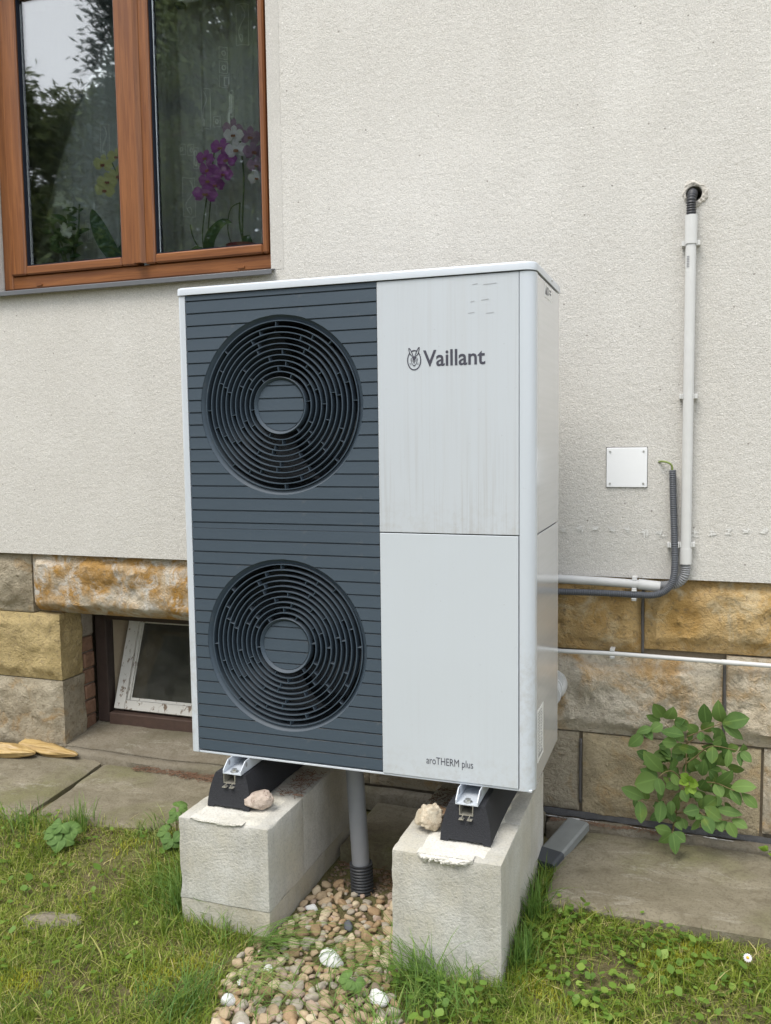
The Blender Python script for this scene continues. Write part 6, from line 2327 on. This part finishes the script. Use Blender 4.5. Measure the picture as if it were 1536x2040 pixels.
leaves_patch('ground_ivy', 720, (1.05, 2.2, -0.6, 0.26), (0.005, 0.013), (0.010, 0.040), M['clover'], 'round leaved ground ivy spreading through the lawn beside the right plinth', 'ground cover', True, ivy_d)
leaves_patch('clover_patch', 420, (-1.3, 0.05, -1.0, 0.25), (0.006, 0.013), (0.01, 0.035), M['clover'], 'scattered clover leaves in the left lawn', 'ground cover', True, dens, 0.3)
leaves_patch('clover_patch', 130, (0.60, 1.05, -0.7, -0.2), (0.007, 0.014), (0.02, 0.06), M['clover'], 'small clover leaves under the grass right of the pebble bed', 'ground cover', True, None, 0.5)


def moss_d(x, y):
    return max(0.0, min(1.0, -0.55 + 2.6 * noise.noise(Vector((x * 4.5 + 3, y * 4.5, 12)))))


def moss(n, region, label):
    p = []
    while len(p) < n:
        x, y = rnd.uniform(region[0], region[1]), rnd.uniform(region[2], region[3])
        if lawn_ok(x, y) and rnd.random() < moss_d(x, y):
            p.append((x, y, gh(x, y) - 0.001))
    return blades(p, NPR.uniform(0.008, 0.022, n), NPR.uniform(0.002, 0.004, n), NPR.uniform(0, .9, n), NPR.uniform(0, 6.28, n), NPR.uniform(0, 1, n), 'moss', M['moss'], None, label, 'moss', 'stuff')


moss(9000, (-1.4, 0.3, -1.1, 0.2), 'yellow green moss cushions in the left lawn')
moss(9000, (0.85, 2.2, -0.9, 0.2), 'yellow green moss cushions in the right lawn')


# broad leaved weeds
M['weed_broad'] = m_leaf('broad_weed_leaf', (0.10, 0.19, 0.045), (0.15, 0.25, 0.06), (0.06, 0.12, 0.028), 0.3)


def lobed_leaf(parent, c, r, az, tilt, stalk0):
    """three toothed lobes on a stalk"""
    nrm = Vector((math.cos(az) * tilt + 0.25, math.sin(az) * tilt - 0.55, 1)).normalized()
    m = MB()
    c = Vector(c)
    for k in (-1, 0, 1):
        a = az + k * 1.25
        d = Vector((math.cos(a), math.sin(a), 0))
        d = (d - nrm * d.dot(nrm)).normalized()
        v, f = leaf_pts(c, c + d * r, r * 1.05, nrm, 0.22, 0.25, 8, 0.46)
        v = [p + nrm * (0.05 * r * math.sin(i * 2.1)) for i, p in enumerate(v)]
        m.add(v, f)
    rib(m.build('leaf', M['weed_broad'], parent, smooth='all'))
    MB().tube([stalk0, Vector(stalk0).lerp(c, .5) + Vector((0, 0, .012)), c], 0.0014, 6).build('stalk', M['weed_stem'], parent, smooth='all')


def weed(x, y, specs, label):
    t = thing('broad_leaved_weed', (x, y, gh(x, y)), label, 'weed', 'broad leaved weeds in the left lawn')
    for (dx, dy, dz, r, az) in specs:
        lobed_leaf(t, (x + dx, y + dy, gh(x, y) + dz), r, az, 0.15, (x, y, gh(x, y)))


weed(-0.60, 0.085, ((-0.012, -0.012, .060, .050, 3.9), (0.012, -0.02, .045, .052, 5.0), (0.03, 0.01, .065, .042, 0.5), (-0.03, 0.015, .05, .042, 2.6), (0.004, -0.004, .085, .040, 4.5)), 'low weed with broad crinkled leaves at the left of the lawn')
weed(-0.20, 0.20, ((-0.03, -0.012, .055, .040, 3.6), (0.0, -0.03, .04, .042, 4.6), (0.035, -0.012, .06, .042, 5.7), (-0.012, 0.02, .085, .036, 2.2), (0.015, 0.0, .145, .034, 1.2), (0.01, -0.012, .13, .030, 4.4), (0.05, 0.02, .085, .034, 0.3)), 'taller strawberry like weed beside the left plinth')
weed(0.66, -0.30, ((0.0, -0.01, .05, .030, 3.4), (0.02, -0.012, .045, .028, 5.4)), 'small lobed weed growing in the pebble bed edge')
# weed sprig at the right wall foot
t = thing('wall_weed', (1.765, 0.72, -0.41), 'small pale green sprig on the paving at the right picture edge', 'weed')
for k in range(9):
    b = Vector((1.765, 0.72, -0.41))
    d = Vector((rnd.uniform(-1, 1), rnd.uniform(-.9, .1), rnd.uniform(.2, .9))).normalized()
    v, f = leaf_pts(b + d * 0.012, b + d * rnd.uniform(.03, .05), 0.018, (0, -.6, 1), 0.15, 0.2, 5)
    MB().add(v, f).build('leaf', M['weed_young'], t, smooth='all')
# daisy
t = thing('daisy', (1.665, 0.09, gh(1.665, 0.09)), 'single small white daisy with yellow centre in the right lawn', 'daisy')
dz = gh(1.665, 0.09) + 0.045
MB().tube([(1.665, 0.09, dz - 0.05), (1.666, 0.088, dz)], 0.001, 6).build('stem', M['weed_stem'], t)
m = MB()
nr = Vector((-0.05, -0.75, 0.65)).normalized()
c = Vector((1.666, 0.088, dz))
u_ = nr.cross(Vector((1, 0, 0))).normalized()
w_ = nr.cross(u_)
for k in range(13):
    a = 2 * math.pi * k / 13
    petal(m, c, u_ * math.cos(a) + w_ * math.sin(a), nr, 0.012, 0.005)
m.build('petals', M['white_petal'], t, smooth='all')
m = MB()
vv3, ff3 = ICO[2]
m.add([c + nr * 0.001 + p * 0.004 for p in vv3], ff3)
m.build('flower_centre', simple('daisy_yellow', (0.65, 0.42, 0.03), 0.7), t, smooth='all')


# dry conifer needles swept against the ledge, on the blocks and in the slab joints
def litter(n, spots, label):
    m = MB()
    for _ in range(n):
        (x0, x1, y0, y1, z) = spots[rnd.randrange(len(spots))]
        x, y = rnd.uniform(x0, x1), rnd.uniform(y0, y1)
        a, L = rnd.uniform(0, 6.28), rnd.uniform(0.006, 0.018)
        dx, dy = math.cos(a) * L, math.sin(a) * L
        w = 0.0008
        zz = z + rnd.uniform(0, .008)
        z2 = z + rnd.uniform(0, .008)
        m.add([(x - dx - dy / L * w, y - dy + dx / L * w, zz), (x + dx - dy / L * w, y + dy + dx / L * w, z2), (x + dx + dy / L * w, y + dy - dx / L * w, z2), (x - dx + dy / L * w, y - dy - dx / L * w, zz),
               (x - dx, y - dy, zz + 0.0012), (x + dx, y + dy, z2 + 0.0012)], [(0, 1, 5, 4), (4, 5, 2, 3)])
    o = m.build('needle_litter', M['needles'], None, base=(spots[0][0], spots[0][2], spots[0][4]))
    return tag(o, label, 'litter', None, 'stuff')


litter(900, [(-0.75, -0.20, 0.70, 0.75, -0.414), (-0.5, 0.02, 0.68, 0.75, -0.414), (-0.2, 0.02, 0.70, 0.75, -0.414)], 'reddish dry needles swept against the cellar ledge')
litter(260, [(0.25, 0.335, 0.08, 0.30, BLK_TOP + .001), (0.74, 0.84, 0.08, 0.30, BLK_TOP + .001)], 'dry needles lying on top of the block plinths')
litter(420, [(1.045, 1.095, 0.28, 0.7, -0.46), (1.03, 1.5, 0.735, 0.76, -0.405), (0.37, 0.71, 0.20, 0.36, -0.478)], 'dry needles in the gap beside the right paving slab')
# crumbs of rubble in the gap between the plinths
rub = MB()
for _ in range(260):
    x, y = rnd.uniform(0.36, 0.715), rnd.uniform(0.18, 0.37)
    d = rnd.uniform(0.003, 0.009)
    rub.add([(x + p.x * d, y + p.y * d, gh(x, y) + p.z * d * .7) for p in vv], ff)
o = rub.build('soil_crumbs', simple('soil_crumb', (0.17, 0.13, 0.09), 0.95, var=0.4, scale=80), None, base=(0.53, 0.28, GZ))
tag(o, 'soil and mortar crumbs between the plinths behind the drain pipe', 'rubble', None, 'stuff')

# ------------------------------------------------------------------ garden trees facing the house (seen mirrored in the panes)
M['bark'] = simple('tree_bark', (0.10, 0.075, 0.055), 0.95, var=0.4, scale=20, bump=0.02, bscale=30)
M['conifer'] = m_tint('conifer_spray', (0.08, 0.11, 0.045), (0.14, 0.18, 0.07), (0.21, 0.25, 0.095), 0.25, 0.7)
M['spruce'] = m_tint('blue_spruce_spray', (0.05, 0.072, 0.068), (0.08, 0.11, 0.105), (0.13, 0.165, 0.155), 0.2, 0.7)


def tree(x, y, h, rad, base_h, n, mat, seed, label, conical=0.9, ls=1.0):
    t = thing('garden_tree', (x, y, GZ), label, 'tree', 'trees across the garden')
    rg = random.Random(seed)
    m = MB()
    m.tube([(x, y, GZ - .1), (x + .05, y, GZ + h * .4), (x, y, GZ + h * .95)], [0.02 * h, 0.014 * h, 0.004 * h], 10)
    br = []
    for _ in range(int(60 + n / 240)):
        f = base_h + (0.985 - base_h) * rg.random() ** 1.25
        a = rg.uniform(0, 6.28)
        rr = rad * (1 - f) ** conical * rg.uniform(.6, 1.1) / (1 - base_h) ** conical + 0.1
        p = Vector((x, y, GZ + h * f))
        q = p + Vector((math.cos(a) * rr, math.sin(a) * rr, -0.12 * rr + rg.uniform(-.2, .4)))
        br.append((p, q))
        m.tube([p, p.lerp(q, .6) + Vector((0, 0, .1)), q], [0.004 * h, 0.002 * h, 0.0006 * h], 5)
    m.build('trunk', M['bark'], t, smooth='all')
    V, F, T = [], [], []
    for i in range(n):
        p, q = br[rg.randrange(len(br))]
        f = rg.uniform(0.15, 1.05)
        c = p.lerp(q, f) + Vector((rg.gauss(0, .20), rg.gauss(0, .20), rg.gauss(-.05, .18)))
        d = ((q - p).normalized() + Vector((rg.gauss(0, .6), rg.gauss(0, .6), rg.gauss(0, .5)))).normalized()
        s = d.cross(Vector((rg.gauss(0, 1), rg.gauss(0, 1), rg.gauss(0, 1)))).normalized()
        L, w = ls * rg.uniform(.10, .22), ls * rg.uniform(.018, .036)
        b = len(V)
        V += [c - s * w * .3, c + d * L * .5 - s * w, c + d * L, c + d * L * .5 + s * w]
        F.append((b, b + 1, b + 2, b + 3))
        T += [min(1, max(0, rg.gauss(.5, .28)))] * 4
    o = MB().add(V, F).build('crown', mat, t)
    set_tint(o, T)


tree(-7.9, -10.3, 9.9, 2.0, 0.02, 60000, M['spruce'], 1, 'wide bluish spruce across the garden, left one of the taller three', 0.33)
tree(-6.2, -9.8, 9.8, 2.1, 0.02, 60000, M['conifer'], 7, 'green conifer in the middle of the taller three across the garden', 0.33)
tree(-4.5, -10.4, 9.0, 2.2, 0.02, 45000, M['spruce'], 4, 'bluish spruce across the garden, right one of the taller three', 0.4)
tree(-11.2, -9.6, 8.5, 2.0, 0.02, 45000, M['conifer'], 2, 'lower green conifer across the garden, left of its short neighbour', 0.45, 1.3)
tree(-9.6, -10.4, 8.1, 2.0, 0.02, 50000, M['conifer'], 3, 'short bushy green conifer between the lower conifer and the taller three', 0.45, 1.3)
tree(-14.0, -11.0, 9.0, 2.6, 0.03, 14000, M['conifer'], 6, 'green conifer at the far left of the garden trees', 0.6, 1.5)
tree(-1.4, -12.5, 6.0, 2.4, 0.03, 14000, M['conifer'], 8, 'low broad green conifer across the garden, right of the taller three', 0.6, 1.5)
tree(5.0, -13.5, 6.0, 2.6, 0.05, 9000, M['spruce'], 5, 'broad low blue spruce across the garden, at the right end', 0.7, 1.5)
